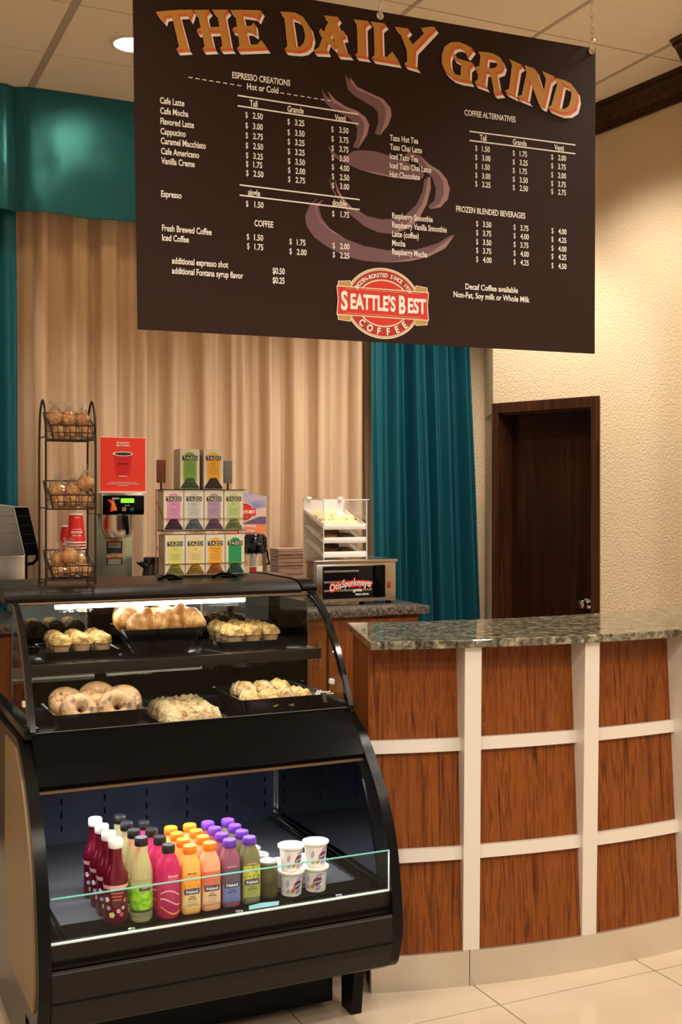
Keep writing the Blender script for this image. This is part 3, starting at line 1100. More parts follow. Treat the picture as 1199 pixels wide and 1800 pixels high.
PALE = [
    [(220, 158), (275, 220), (345, 268), (430, 300), (490, 345), (517, 400), (500, 470), (437, 568), (452, 520), (472, 460), (482, 400), (465, 360), (430, 325), (350, 290), (260, 240)],
    [(380, 62), (430, 132), (520, 175), (615, 218), (665, 280), (673, 330), (650, 400), (590, 475), (615, 400), (635, 330), (625, 270), (590, 225), (520, 190), (430, 152), (385, 95)],
    [(870, 610), (935, 675), (1010, 720), (1060, 780), (1082, 850), (1065, 925), (1015, 980), (945, 990), (1010, 952), (1040, 880), (1035, 800), (1000, 740), (930, 695), (885, 640)],
    [(945, 765), (948, 850), (920, 955), (860, 1070), (780, 1130), (670, 1165), (740, 1120), (820, 1060), (890, 950), (915, 860), (930, 765)],
    [(270, 770), (300, 860), (345, 930), (400, 985), (500, 1040), (400, 1000), (330, 945), (290, 870)],
    [(193, 927), (150, 962), (142, 1010), (178, 1080), (240, 1130), (350, 1200), (250, 1150), (175, 1085), (137, 1010), (140, 960)],
    [(1115, 1172), (1052, 1265), (930, 1327), (800, 1357), (640, 1367), (850, 1335), (960, 1290), (1060, 1215)],
    [(450, 715), (560, 745), (680, 770), (800, 783), (890, 775), (800, 775), (690, 760), (570, 735)],
]
for i, q in enumerate(DARK):
    cup.flat(zp(q, 4.0, 520, 120, 0.0006 + 2e-5 * i), 'mauve_print')
for i, q in enumerate(PALE):
    cup.flat(zp(q, 4.0, 520, 120, 0.0011 + 2e-5 * i), 'pale_mauve_print')
cup.build('cup_picture', sg)

# title: three stacked prints (white, orange, gold)
A_ = (4.44, 260, 0)
B_ = (4.0, 480, 0)
C_ = (4.134, 760, 60)
POLY = [
    (A_, [(57, 97), (180, 84), (345, 78), (322, 148), (300, 108), (232, 110), (300, 365), (318, 385), (218, 392), (240, 365), (182, 118), (128, 128), (118, 165)]),
    (A_, [(350, 82), (475, 80), (447, 110), (447, 130), (500, 365), (520, 380), (420, 386), (440, 365), (390, 130)]),
    (A_, [(497, 80), (622, 78), (590, 110), (592, 130), (635, 362), (655, 378), (557, 382), (578, 360), (540, 125)]),
    (A_, [(378, 252), (385, 228), (410, 220), (565, 212), (570, 240), (410, 246)]),
    (A_, [(637, 82), (740, 80), (727, 115), (780, 355), (735, 372), (690, 384), (712, 360), (680, 125)]),
    (A_, [(720, 81), (880, 84), (850, 150), (825, 122), (725, 108)]),
    (A_, [(655, 240), (670, 215), (740, 211), (800, 205), (825, 178), (835, 268), (790, 238), (670, 240)]),
    (A_, [(690, 384), (770, 352), (850, 350), (882, 315), (925, 376)]),
    (B_, [(45, 85), (115, 88), (152, 335), (140, 357), (75, 350), (97, 328), (75, 115)]),
    (B_, [(390, 108), (352, 112), (455, 122), (435, 150), (445, 170), (505, 370), (540, 388), (445, 380), (455, 358), (385, 170), (378, 135)][1:]),
    (B_, [(385, 160), (412, 180), (362, 330), (378, 365), (280, 360), (320, 335), (368, 190)]),
    (B_, [(318, 228), (332, 203), (445, 312), (420, 335)]),
    (B_, [(455, 245), (490, 215), (500, 260), (470, 265)]),
    (B_, [(562, 138), (668, 152), (635, 180), (640, 385), (660, 402), (572, 390), (592, 372), (585, 175)]),
    (B_, [(680, 155), (785, 168), (750, 195), (757, 400), (690, 410), (710, 390), (705, 190)]),
    (B_, [(690, 411), (710, 390), (757, 398), (800, 402), (835, 365), (874, 442)]),
    (B_, [(850, 190), (950, 205), (925, 232), (988, 335), (960, 365), (935, 350), (885, 225)]),
    (B_, [(1035, 200), (1120, 190), (1135, 195), (988, 350), (945, 350), (1060, 235)]),
    (B_, [(935, 340), (990, 340), (985, 450), (1010, 478), (918, 452), (940, 435)]),
    (C_, [(285, 105), (245, 158), (218, 105), (245, 84)]),
    (C_, [(205, 205), (290, 212), (258, 240), (255, 310), (275, 347), (200, 333)]),
    (C_, [(140, 138), (160, 150), (175, 178), (290, 212), (260, 238), (210, 207), (150, 175)]),
    (C_, [(330, 130), (398, 135), (387, 165), (367, 355), (387, 386), (302, 355), (325, 330), (345, 160)]),
    (C_, [(412, 268), (452, 272), (472, 390), (500, 425), (440, 430), (440, 400)]),
    (C_, [(305, 260), (320, 235), (420, 250), (420, 277)]),
    (C_, [(555, 185), (645, 225), (615, 245), (585, 430), (605, 455), (522, 415), (552, 400), (575, 220)]),
    (C_, [(665, 228), (722, 255), (707, 300), (675, 470), (700, 490), (612, 455), (645, 445), (680, 280)]),
    (C_, [(665, 228), (742, 255), (802, 440), (792, 525), (768, 508)]),
    (C_, [(795, 270), (880, 310), (845, 340), (802, 525), (770, 510), (798, 470), (820, 330)]),
    (C_, [(890, 320), (962, 340), (937, 370), (905, 530), (900, 562), (835, 535), (860, 520), (905, 360)]),
]
RING = [
    (B_, [(110, 88), (150, 92), (205, 120), (250, 185), (268, 260), (255, 320), (220, 350), (175, 359), (120, 355)],
     [(118, 118), (142, 122), (178, 142), (210, 195), (222, 260), (212, 305), (190, 330), (165, 336), (147, 335)]),
    (C_, [(275, 100), (250, 85), (190, 60), (130, 62), (85, 95), (65, 150), (65, 215), (90, 275), (140, 315), (200, 335), (265, 342)],
     [(245, 140), (225, 110), (185, 88), (150, 95), (125, 125), (112, 170), (118, 225), (140, 270), (165, 295), (205, 305), (240, 310)]),
    (C_, [(388, 133), (440, 145), (490, 175), (510, 225), (495, 265), (450, 280), (405, 278)],
     [(385, 165), (430, 170), (462, 195), (468, 225), (455, 245), (430, 252), (400, 252)]),
    (C_, [(950, 335), (1000, 360), (1040, 410), (1048, 470), (1030, 540), (985, 570), (930, 572), (890, 557)],
     [(945, 365), (985, 385), (1005, 420), (1003, 470), (985, 525), (960, 545), (930, 545), (903, 530)]),
]
ti = MB()


def stamp(dx, dy, off, m):
    for i, (z, q) in enumerate(POLY):
        ti.flat(zp(q, *z, off + 6e-6 * i, dx, dy), m)
    for i, (z, a, c) in enumerate(RING):
        ti.strip(zp(a, *z, off + 2e-4 + 6e-6 * i, dx, dy), zp(c, *z, off + 2e-4 + 6e-6 * i, dx, dy), m)


for k in range(6):
    stamp(3.2 + 0.75 * k, 4.6 + 1.05 * k, 0.0009 + 0.00025 * k, 'white_print')
for k in range(5):
    stamp(0.5 + 0.75 * k, 0.8 + 1.05 * k, 0.0025 + 0.00025 * k, 'orange_print')
stamp(0, 0, 0.0039, 'gold_print')
ti.build('title_lettering', sg)

# menu lettering
tx = MB()
UPV = Vector((0, 0, 1))
CH = 0.0185


def line(s, px, py, h=CH, wide=0.66, bold=0.020, px1=None):
    o_ = sp(px, py, 0.0018)
    w = None
    if px1:
        w = abs((sp(px1, py, 0.0018) - o_).dot(sU))
    tx.text(s, o_, sU, UPV, 'white_print', h, wide, bold, 'l', w)


def rule(p0, p1, t=0.0040):
    a, c = sp(*p0, 0.0017), sp(*p1, 0.0017)
    tx.flat([a, c, c - UPV * t, a - UPV * t], 'white_print')


line('ESPRESSO CREATIONS', 408, 131.5, px1=510)
line('Hot or Cold', 434, 151.5, px1=489)
for k in range(8):
    line('~', 331 + 12.2 * k, 135 + 2.0 * k, 0.014, 1.1)
    line('~', 492.5 + 11.8 * k, 162.5 + 1.9 * k, 0.014, 1.1)
for (s, y) in (('Cafe Latte', 176), ('Cafe Mocha', 194), ('Flavored Latte', 212.5), ('Cappucino', 230), ('Caramel Macchiato', 247),
               ('Cafe Americano', 265), ('Vanilla Creme', 282)):
    line(s, 281 + (y - 176) * 0.02, y)
line('Espresso', 283, 340)
line('Fresh Brewed Coffee', 284.6, 400)
line('Iced Coffee', 284.6, 417)
line('additional espresso shot', 302, 457.5)
line('additional Fontana syrup flavor', 302, 475)
line('$0.50', 479, 475.5, wide=0.66)
line('$0.25', 479, 492, wide=0.66)
rule((417.5, 166.8), (630, 200)); rule((417.5, 185), (630, 217))
rule((421, 324), (632, 350)); rule((421, 342), (632, 367.5))
line('Tall', 438.5, 181); line('Grande', 505, 191); line('Venti', 588, 206)
line('single', 435.6, 337.5); line('double', 584, 355.5)
line('COFFEE', 447, 391.7)


def price(s, px, py, gap=13):
    line('$', px, py, 0.0178, 0.66, 0.004)
    line(s, px + gap, py + gap * 0.11, 0.0178, 0.74)


for s, y in zip('2.50 3.00 2.75 2.50 3.25 1.75 2.50'.split(), (201.5, 220, 237.5, 255, 272.5, 287.5, 303.5)):
    price(s, 431 + (y - 201) * 0.012, y)
for s, y in zip('3.25 3.50 3.25 3.25 3.50 2.00 2.75'.split(), (213.5, 232, 248.5, 265.5, 282.5, 298.5, 314.5)):
    price(s, 505 + (y - 214) * 0.012, y)
for s, y in zip('3.50 3.75 3.75 3.50 4.00 2.50 3.00'.split(), (226.5, 243.5, 260, 276.5, 293, 309.5, 325.5)):
    price(s, 582 + (y - 227) * 0.012, y, 14)
price('1.50', 432, 357.5, 15); price('1.75', 583.5, 375, 15)
price('1.50', 433.5, 415.5); price('1.75', 434, 432)
price('1.75', 508.5, 424); price('2.00', 508.5, 441)
price('2.00', 584.4, 431); price('2.25', 584.5, 447)
line('COFFEE ALTERNATIVES', 816, 197.5, px1=906)
rule((825, 230), (1011, 254)); rule((825, 246), (1011, 269.5))
line('Tall', 843, 241.5); line('Grande', 901, 249); line('Venti', 974, 258.5)
for s, y in zip('1.50 3.00 1.50 3.00 2.25'.split(), (260, 276, 291.5, 307.5, 322.5)):
    price(s, 835, y, 12)
for s, y in zip('1.75 3.25 1.75 3.50 2.50'.split(), (268.5, 284, 299, 314.5, 329)):
    price(s, 901, y, 12)
for s, y in zip('2.00 3.75 2.00 3.75 2.75'.split(), (275.5, 291, 306.5, 322, 336)):
    price(s, 968.5, y, 12)
for (s, y) in (('Tazo Hot Tea', 241.5), ('Tazo Chai Latte', 257.5), ('Iced Tazo Tea', 274), ('Iced Tazo Chai Latte', 290), ('Hot Chocolate', 305.5)):
    line(s, 685, y)
line('FROZEN BLENDED BEVERAGES', 801.5, 366.5, px1=923)
for (s, y) in (('Raspberry Smoothie', 378.5), ('Raspberry Vanilla Smoothie', 394.5), ('Latte (coffee)', 410.5), ('Mocha', 426.4), ('Raspberry Mocha', 441.8)):
    line(s, 689, y)
for s, y in zip('3.50 3.75 3.50 3.75 4.00'.split(), (392.6, 408.4, 424.3, 439.4, 455)):
    price(s, 836.5, y, 12)
for s, y in zip('3.75 4.00 3.75 4.00 4.25'.split(), (399, 413.8, 429, 444.4, 459.7)):
    price(s, 902.4, y, 12)
for s, y in zip('4.00 4.25 4.00 4.25 4.50'.split(), (405, 420, 435.5, 450, 466)):
    price(s, 969, y, 12)
line('Decaf Coffee available', 817.7, 503, px1=910)
line('Non-Fat, Soy milk or Whole Milk', 796.8, 516.8, px1=930.5)
tx.build('menu_lettering', sg)

# round coffee maker's emblem
lg_ = MB()
lc = sp(673.5, 533.5)
LU = (sp(748, 545) - sp(598, 526.5)).length / 150.0      # metres per pixel along the sign
lR = 0.1055


def ell(cx, cz, rx, rz, off, m, n=64, a0=0, a1=360):
    p = [lc + sU * (cx + rx * math.cos(math.radians(a0 + (a1 - a0) * k / n))) + UPV * (cz + rz * math.sin(math.radians(a0 + (a1 - a0) * k / n))) + sN * off
         for k in range(n + (0 if a1 - a0 == 360 else 1))]
    lg_.flat(p, m)


def rect(pts, off, m):
    lg_.flat([lc + sU * x + UPV * z + sN * off for (x, z) in pts], m)


RX, RZ = 0.1245, 0.1075
ell(0, 0, RX, RZ, 0.0008, 'cream_print')
ell(0, 0, RX - 0.004, RZ - 0.0035, 0.0011, 'ochre_print')
ell(0, 0, RX - 0.006, RZ - 0.0055, 0.0014, 'cream_print')
ell(0, 0, RX - 0.009, RZ - 0.008, 0.0017, 'deep_red_print')
ell(0, 0, 0.090, 0.073, 0.0020, 'ochre_print')
ell(0, 0, 0.0885, 0.0715, 0.00215, 'cream_print')
ell(0, 0, 0.085, 0.068, 0.0023, 'red_print')
for s in (-1, 1):
    rect([(s * 0.148, 0.058), (s * 0.108, 0.062), (s * 0.098, 0.030), (s * 0.150, 0.036)], 0.0026, 'cream_print')
    rect([(s * 0.146, 0.056), (s * 0.110, 0.060), (s * 0.102, 0.036), (s * 0.146, 0.038)], 0.0028, 'ochre_print')
    rect([(s * 0.148, -0.058), (s * 0.108, -0.062), (s * 0.098, -0.030), (s * 0.150, -0.036)], 0.0026, 'cream_print')
    rect([(s * 0.146, -0.056), (s * 0.110, -0.060), (s * 0.102, -0.036), (s * 0.146, -0.038)], 0.0028, 'ochre_print')
rect([(-0.153, 0.044), (0.153, 0.044), (0.149, 0.0), (0.153, -0.044), (-0.153, -0.044), (-0.149, 0.0)], 0.0030, 'cream_print')
rect([(-0.150, 0.041), (0.150, 0.041), (0.146, 0.0), (0.150, -0.041), (-0.150, -0.041), (-0.146, 0.0)], 0.0032, 'red_print')
rect([(-0.125, 0.0375), (0.125, 0.0375), (0.125, 0.0355), (-0.125, 0.0355)], 0.0034, 'ochre_print')
rect([(-0.125, -0.0355), (0.125, -0.0355), (0.125, -0.0375), (-0.125, -0.0375)], 0.0034, 'ochre_print')
lg_.text('S', lc + sU * -0.139 + UPV * 0.002 + sN * 0.0038, sU, UPV, 'white_print', 0.056, 0.62, 0.035)
lg_.text("EATTLE'S", lc + sU * -0.108 + UPV * 0.001 + sN * 0.0038, sU, UPV, 'white_print', 0.045, 1.0, 0.035, 'l', 0.148)
lg_.text('B', lc + sU * 0.051 + UPV * 0.001 + sN * 0.0038, sU, UPV, 'white_print', 0.054, 0.56, 0.035)
lg_.text('EST', lc + sU * 0.081 + UPV * 0.0 + sN * 0.0038, sU, UPV, 'white_print', 0.045, 1.0, 0.035, 'l', 0.062)


def arc_text(mb, s, base, ux, uy, rx, rz, mid, span, h, m, flip=False, off=Vector((0, 0, 0)), bold=0.03):
    n = len(s)
    for i, chx in enumerate(s):
        if chx == ' ':
            continue
        t = (i - (n - 1) / 2) / max(n - 1, 1)
        a = math.radians(mid + (span * t if flip else -span * t))
        p = base + ux * (rx * math.cos(a)) + uy * (rz * math.sin(a)) + off
        rad = (ux * (rz * math.cos(a)) + uy * (rx * math.sin(a))).normalized()
        up = -rad if flip else rad
        rt = ux * up.dot(uy) - uy * up.dot(ux)
        mb.text(chx, p, rt, up, m, h, 0.85, bold, 'c')


arc_text(lg_, 'SMOOTH-ROASTED SINCE 1970', lc, sU, UPV, 0.102, 0.0855, 90, 122, 0.0125, 'white_print', off=sN * 0.0036)
arc_text(lg_, 'COFFEE', lc, sU, UPV, 0.101, 0.0855, 270, 88, 0.021, 'white_print', True, off=sN * 0.0036)
lg_.text('TM', sp(732, 570, 0.0018), sU, UPV, 'white_print', 0.008, 0.8, 0.04)
lg_.build('emblem', sg)


def chain(px, py, label):
    p = sp(px, py, 0.0)
    b = MB()
    for s in (1, -1):
        spin(b, p + sN * 0.0004 * s - (sN * 0.005 if s < 0 else Vector()), sN * s, [(0.0115, 0), (0.0115, 0.0012), (0.0065, 0.0018), (0.0060, 0.0)], 'chrome', 20)
    b.build('grommet', sg)
    c = thing('hanging_chain', (p.x, p.y, p.z), label, 'chain', 'chains of the menu sign')
    b = MB()
    hk = [(0, -0.012, -0.006), (0, 0.006, -0.010), (0, 0.014, 0.0), (0, 0.010, 0.014), (0, 0.0, 0.030), (0, -0.004, 0.040), (0, -0.014, 0.034), (0, -0.018, 0.014), (0, -0.015, 0.0)]
    hk = [p + sN * (-q[1]) + UPV * q[2] for q in hk]
    b.tube(hk, 0.0022, 'chrome', 8)
    b.build('hook', c)
    b = MB()
    z = p.z + 0.034
    k = 0
    while z < CEIL - 0.01:
        lk = []
        for j in range(14):
            a = 2 * PI * j / 14
            lx, lz = 0.0062 * math.sin(a), 0.015 * math.cos(a)
            q = p + sN * 0.0015 + Vector((0, 0, z - p.z + 0.012 + lz))
            q += (sU if k % 2 else sN) * lx
            lk.append(q)
        b.tube(lk, 0.0020, 'chrome', 6, closed=True)
        z += 0.0255
        k += 1
    b.build('links', c)


chain(668, 28, 'thin silver chain above the middle of the menu sign')
chain(1040, 90, 'thin silver chain at the right corner of the menu sign')
chain(262, -38, 'thin silver chain at the left corner of the menu sign')

# ------------------------------------------------------------------ trays, bowls and pastries in the case


def rrect(w, d, r, z, n=5, c=(0, 0)):
    out = []
    for (sx, sy, a0) in ((1, 1, 0), (-1, 1, 90), (-1, -1, 180), (1, -1, 270)):
        for k in range(n + 1):
            a = math.radians(a0 + 90 * k / n)
            out.append((c[0] + sx * (w / 2 - r) + r * math.cos(a), c[1] + sy * (d / 2 - r) + r * math.sin(a), z))
    return out


def loops(b, L, m, cap0=True, cap1=True, smooth=True):
    n = len(L[0])
    v = [q for l in L for q in l]
    f = [(i * n + j, i * n + (j + 1) % n, (i + 1) * n + (j + 1) % n, (i + 1) * n + j) for i in range(len(L) - 1) for j in range(n)]
    if cap0: f.append(tuple(range(n))[::-1])
    if cap1: f.append(tuple((len(L) - 1) * n + j for j in range(n)))
    return b.add(v, f, m, smooth)


def dish(name, c, w, d, h, base, label, cat, floor=0.006):
    t = 0.006
    L = [rrect(w * base, d * base, 0.02, 0), rrect(w * (base * 0.5 + 0.5), d * (base * 0.5 + 0.5), 0.02, h * 0.42), rrect(w, d, 0.018, h - 0.002),
         rrect(w + 0.004, d + 0.004, 0.018, h), rrect(w - 2 * t, d - 2 * t, 0.014, h - 0.001),
         rrect(w * (base * 0.5 + 0.5) - 2 * t, d * (base * 0.5 + 0.5) - 2 * t, 0.016, max(h * 0.42, floor)), rrect(w * base - t, d * base - t, 0.015, floor)]
    b = MB()
    loops(b, [[(q[0] + c[0], q[1] + c[1], q[2] + c[2]) for q in l] for l in L], 'black_gloss')
    return tag(b.build(name, origin=c), label, cat)


dish('serving_bowl', (1.006, 3.565, SH), 0.255, 0.225, 0.085, 0.66, 'square black bowl of croissants in the middle of the upper shelf', 'bowl')
dish('serving_tray', (0.765, 3.630, SH), 0.235, 0.230, 0.022, 0.93, 'flat black tray of muffins at the left of the upper shelf', 'tray', 0.016)
dish('serving_tray', (1.330, 3.660, SH), 0.240, 0.270, 0.022, 0.93, 'flat black tray of muffins at the right of the upper shelf', 'tray', 0.016)
dish('serving_bowl', (0.775, 3.450, UD), 0.275, 0.225, 0.072, 0.72, 'black bowl of bagels at the left of the lower pastry deck', 'bowl')
dish('serving_tray', (1.080, 3.530, UD), 0.225, 0.285, 0.016, 0.95, 'flat black tray under the iced pastry slices', 'tray')
dish('serving_bowl', (1.350, 3.490, UD), 0.275, 0.290, 0.072, 0.74, 'black bowl of small danishes at the right of the lower pastry deck', 'bowl')


def muffin(c, seed, label, group):
    t = thing('muffin', c, label, 'muffin', group)
    n = 36
    b = MB().lathe([(0.001, 0.0), (0.0215, 0.0), (0.0225, 0.002), (0.0285, 0.024), (0.0280, 0.0245), (0.020, 0.024)], 'muffin_paper', c, n,
                   lambda a, i: 1 + (0.028 * (1 if int(round(a / (2 * PI) * n)) % 2 else -1) if 1 < i < 5 else 0))
    b.build('paper_cup', t)
    b = MB()
    v, f = [], []
    nu, nv = 22, 9
    for j in range(nv + 1):
        th = PI / 2 * j / nv
        for i in range(nu):
            a = 2 * PI * i / nu
            d = Vector((math.cos(a), math.sin(a), th + seed))
            k = 1 + 0.16 * noise.noise(d * 1.6) + 0.08 * noise.noise(d * 4.0)
            r = 0.0325 * math.sin(th) ** 0.8 * k
            v.append((c[0] + r * math.cos(a), c[1] + r * math.sin(a), c[2] + 0.0235 + 0.029 * math.cos(th) * (1 + 0.25 * noise.noise(d * 2.2 + Vector((9, 0, 0))))))
    f = [(j * nu + i, (j + 1) * nu + i, (j + 1) * nu + (i + 1) % nu, j * nu + (i + 1) % nu) for j in range(nv) for i in range(nu)]
    b.add(v, f, 'muffin_top', True)
    b.build('muffin_top', t)
    return t


ROW = ['front row', 'second row', 'third row', 'rear row']
COLN = ['left column', 'middle column', 'right column']
for j in range(3):
    for i in range(3):
        muffin((0.700 + 0.0635 * i, 3.562 + 0.066 * j, SH + 0.0165), i + 3 * j,
               'crumb muffin in the %s, %s of the left muffin tray' % (COLN[i], ['front row', 'middle row', 'rear row'][j]), 'muffins on the left tray')
for j in range(4):
    for i in range(3):
        muffin((1.268 + 0.0630 * i, 3.564 + 0.0635 * j, SH + 0.0165), 20 + i + 3 * j,
               'golden muffin in the %s, %s of the right muffin tray' % (COLN[i], ROW[j]), 'muffins on the right tray')


def croissant(c, rz, s, tilt, label):
    b = MB()
    P, R = [], []
    n = 34
    for k in range(n + 1):
        t = k / n * 2 - 1
        ang = t * 1.15
        x = 0.062 * math.sin(ang) * s
        y = 0.050 * (math.cos(ang) - 0.8) * s
        r = s * (0.036 * (1 - abs(t) ** 1.7) + 0.009) * (1 + 0.10 * math.cos(t * 3.5 * PI))
        P.append(Vector((x, y, 0)))
        R.append(r)
    Mx = Matrix.Translation(Vector(c)) @ Matrix.Rotation(rz, 4, 'Z') @ Matrix.Rotation(tilt, 4, 'X')
    b.tube(P, R, 'croissant_crust', 16)
    b.v = [tuple(Mx @ (Vector(q) * 1.0 + Vector((0, 0, 0.004 * noise.noise(Vector(q) * 60))))) for q in b.v]
    return tag(b.build('croissant', origin=c, angle=70), label, 'croissant', 'croissants in the upper bowl')


cz = SH + 0.092
croissant((0.960, 3.500, cz), 0.15, 1.10, 0.2, 'brown croissant at the front left of the upper bowl')
croissant((1.068, 3.505, cz + 0.004), -0.10, 1.20, 0.2, 'large brown croissant at the front right of the upper bowl')
croissant((0.935, 3.590, cz + 0.014), 0.9, 1.22, 0.1, 'pale croissant at the rear left of the upper bowl')
croissant((1.040, 3.600, cz + 0.006), 2.7, 1.12, 0.1, 'croissant lying at the rear middle of the upper bowl')
croissant((1.095, 3.600, cz + 0.004), 2.3, 1.0, -0.1, 'croissant tucked into the rear right of the upper bowl')


def bagel(c, rx, rz, seed, label, s=1.0):
    b = MB()
    nu, nv = 30, 16
    v = []
    for i in range(nu):
        a = 2 * PI * i / nu
        k = 1 + 0.06 * noise.noise(Vector((math.cos(a) * 1.5, math.sin(a) * 1.5, seed)))
        for j in range(nv):
            q = 2 * PI * j / nv
            r = (0.034 + 0.0265 * math.cos(q) * k) * s
            v.append(Vector((r * math.cos(a), r * math.sin(a), 0.0235 * math.sin(q) * k * s)))
    f = [(i * nv + j, ((i + 1) % nu) * nv + j, ((i + 1) % nu) * nv + (j + 1) % nv, i * nv + (j + 1) % nv) for i in range(nu) for j in range(nv)]
    Mx = Matrix.Translation(Vector(c)) @ Matrix.Rotation(rz, 4, 'Z') @ Matrix.Rotation(rx, 4, 'X')
    b.add([Mx @ q for q in v], f, 'bagel_crust', True)
    return tag(b.build('bagel', origin=c), label, 'bagel', 'bagels in the lower left bowl')


bz = UD + 0.055
bagel((0.725, 3.415, bz + 0.010), 0.9, 0.15, 1, 'bagel leaning at the front left of the bagel bowl')
bagel((0.835, 3.405, bz + 0.012), 0.95, -0.1, 2, 'dark marbled bagel leaning at the front right of the bagel bowl')
bagel((0.705, 3.490, bz + 0.022), 0.75, 0.3, 3, 'golden bagel at the rear left of the bagel bowl')
bagel((0.800, 3.500, bz + 0.036), 0.55, 0.1, 4, 'bagel on top at the rear middle of the bagel bowl')
bagel((0.868, 3.470, bz + 0.018), 0.8, -0.35, 5, 'bagel at the rear right of the bagel bowl')
bagel((0.785, 3.450, bz + 0.004), 0.75, 0.1, 6, 'bagel in the centre between the other bagels')


def lump(name, c, size, m, seed, label, cat, group, rz=0.0, amp=0.18, zcut=-0.75):
    b = MB()
    b.blob((0, 0, 0), (size[0] / 2, size[1] / 2, size[2]), m, amp, 2.6, seed, 26, 16, size[2] * zcut)
    zmin = min(q[2] for q in b.v)
    Mx = Matrix.Translation(Vector(c) - Vector((0, 0, zmin))) @ Matrix.Rotation(rz, 4, 'Z')
    b.v = [tuple(Mx @ Vector(q)) for q in b.v]
    return tag(b.build(name, origin=c), label, cat, group)


def slab(c, w, d, h, m, seed):
    b = MB()
    nu, nv = 30, 14
    def fn(u, v):
        x = (u - 0.5) * w
        y = (v - 0.5) * d
        e = (1 - (2 * u - 1) ** 8) * (1 - (2 * v - 1) ** 4)
        z = h * max(e, 0) ** 0.5 * (1 + 0.35 * noise.noise(Vector((x * 40, y * 40, seed))) + 0.25 * noise.noise(Vector((x * 95, y * 95, seed))))
        k = 1 + 0.08 * noise.noise(Vector((x * 30, y * 30, seed + 9)))
        return (c[0] + x * k, c[1] + y * k, c[2] + z)
    b.grid(fn, nu, nv, m)
    b.grid(lambda u, v: (fn(u, v)[0], fn(u, v)[1], c[2]), nu, nv, m)
    return b


for k, nm in enumerate(('front', 'middle', 'rear')):
    c = (1.080 + 0.004 * k, 3.448 + 0.086 * k, UD + 0.0065)
    tag(slab(c, 0.185, 0.088, 0.040, 'sugar_crust', k).build('pastry_slice', origin=c),
        'iced crumb pastry slice, the %s one on its tray' % nm, 'pastry', 'iced pastry slices')


def danish(c, rz, seed, m, label, jam=False):
    t = thing('small_danish', c, label, 'pastry', 'small danishes in the lower right bowl')
    b = MB()
    P = [Vector((-0.045, 0, 0.020)), Vector((-0.034, 0.003, 0.022)), Vector((-0.015, 0.005, 0.024)), Vector((0.010, 0.004, 0.024)), Vector((0.030, 0.0, 0.022)), Vector((0.045, -0.004, 0.020))]
    R = [0.010, 0.022, 0.027, 0.028, 0.024, 0.014]
    Pf, Rf = [], []
    for i in range(41):
        u = i / 40 * 5
        k = min(int(u), 4)
        w = u - k
        Pf.append(P[k].lerp(P[k + 1], w))
        Rf.append((R[k] * (1 - w) + R[k + 1] * w) * (1 + 0.10 * math.sin(u * 6.5 + seed)))
    b.tube(Pf, Rf, m, 16)
    Mx = Matrix.Translation(Vector(c)) @ Matrix.Rotation(rz, 4, 'Z')
    b.v = [tuple(Mx @ (Vector(q) + Vector((0, 0, 0.006 * noise.noise(Vector(q) * 50 + Vector((seed, 0, 0))))))) for q in b.v]
    b.build('crust', t, angle=70)
    if jam:
        j = MB().blob((0.034, -0.004, 0.024), (0.014, 0.015, 0.012), 'jam', 0.2, 3, seed)
        j.v = [tuple(Mx @ Vector(q)) for q in j.v]
        j.build('jam_filling', t)
    return t


dz = UD + 0.036
spots = [(1.262, 3.405, -1.2, 'danish_crust', False, 'pale danish at the front left corner of the danish bowl'),
         (1.325, 3.400, -1.4, 'danish_crust', True, 'danish with red filling at the front of the danish bowl'),
         (1.378, 3.400, -1.35, 'sugar_crust', True, 'sugared danish with red filling, front and right of the first'),
         (1.430, 3.410, -0.9, 'danish_crust', False, 'twisted golden danish at the front right of the danish bowl'),
         (1.275, 3.500, -1.0, 'sugar_crust', False, 'powdered danish at the left side of the danish bowl'),
         (1.335, 3.490, -1.3, 'sugar_crust', False, 'powdered danish in the middle of the danish bowl'),
         (1.395, 3.495, -1.2, 'danish_crust', False, 'golden danish in the right middle of the danish bowl'),
         (1.300, 3.575, -0.8, 'sugar_crust', False, 'powdered danish at the rear left of the danish bowl'),
         (1.370, 3.575, -1.1, 'danish_crust', False, 'yellow danish at the rear of the danish bowl')]
for i, (x, y, rz, m, j, lb) in enumerate(spots):
    danish((x, y, dz + (0.016 if 3.45 < y < 3.54 else 0.0)), rz, i, m, lb, j)

# ------------------------------------------------------------------ bottles, cans and cups on the lower deck
mat('red_tea', (0.22, 0.008, 0.03), 0.06, trans=0.58, coat=0.5, ior=1.3)
mat('lime_water', (0.88, 0.87, 0.52), 0.05, trans=0.72, coat=0.4, ior=1.25)
mat('pink_water', (0.82, 0.05, 0.26), 0.06, trans=0.58, coat=0.5, ior=1.3)
mat('orange_juice', (0.85, 0.42, 0.09), 0.22, coat=0.5)
mat('peach_juice', (0.85, 0.36, 0.20), 0.22, coat=0.5)
mat('berry_juice', (0.25, 0.085, 0.14), 0.22, coat=0.5)
mat('green_juice', (0.17, 0.16, 0.07), 0.22, coat=0.5)
mat('milky_purple', (0.45, 0.33, 0.45), 0.25, coat=0.5)
mat('milky_white', (0.72, 0.70, 0.66), 0.25, coat=0.5)
mat('cap_white', (0.85, 0.84, 0.80), 0.4)
mat('cap_black', (0.012, 0.012, 0.013), 0.35)
mat('cap_orange', (0.92, 0.20, 0.012), 0.4)
mat('cap_purple', (0.12, 0.035, 0.42), 0.4)
mat('silver_lid', (0.75, 0.74, 0.72), 0.3, 0.8)
mat('label_pink', (0.78, 0.42, 0.42), 0.5)
mat('label_lime', (0.36, 0.70, 0.03), 0.4, mix=(70, (0.16, 0.45, 0.02), (1, 1, 1), 0.4, 0.6))
mat('label_dark_green', (0.05, 0.07, 0.03), 0.5)
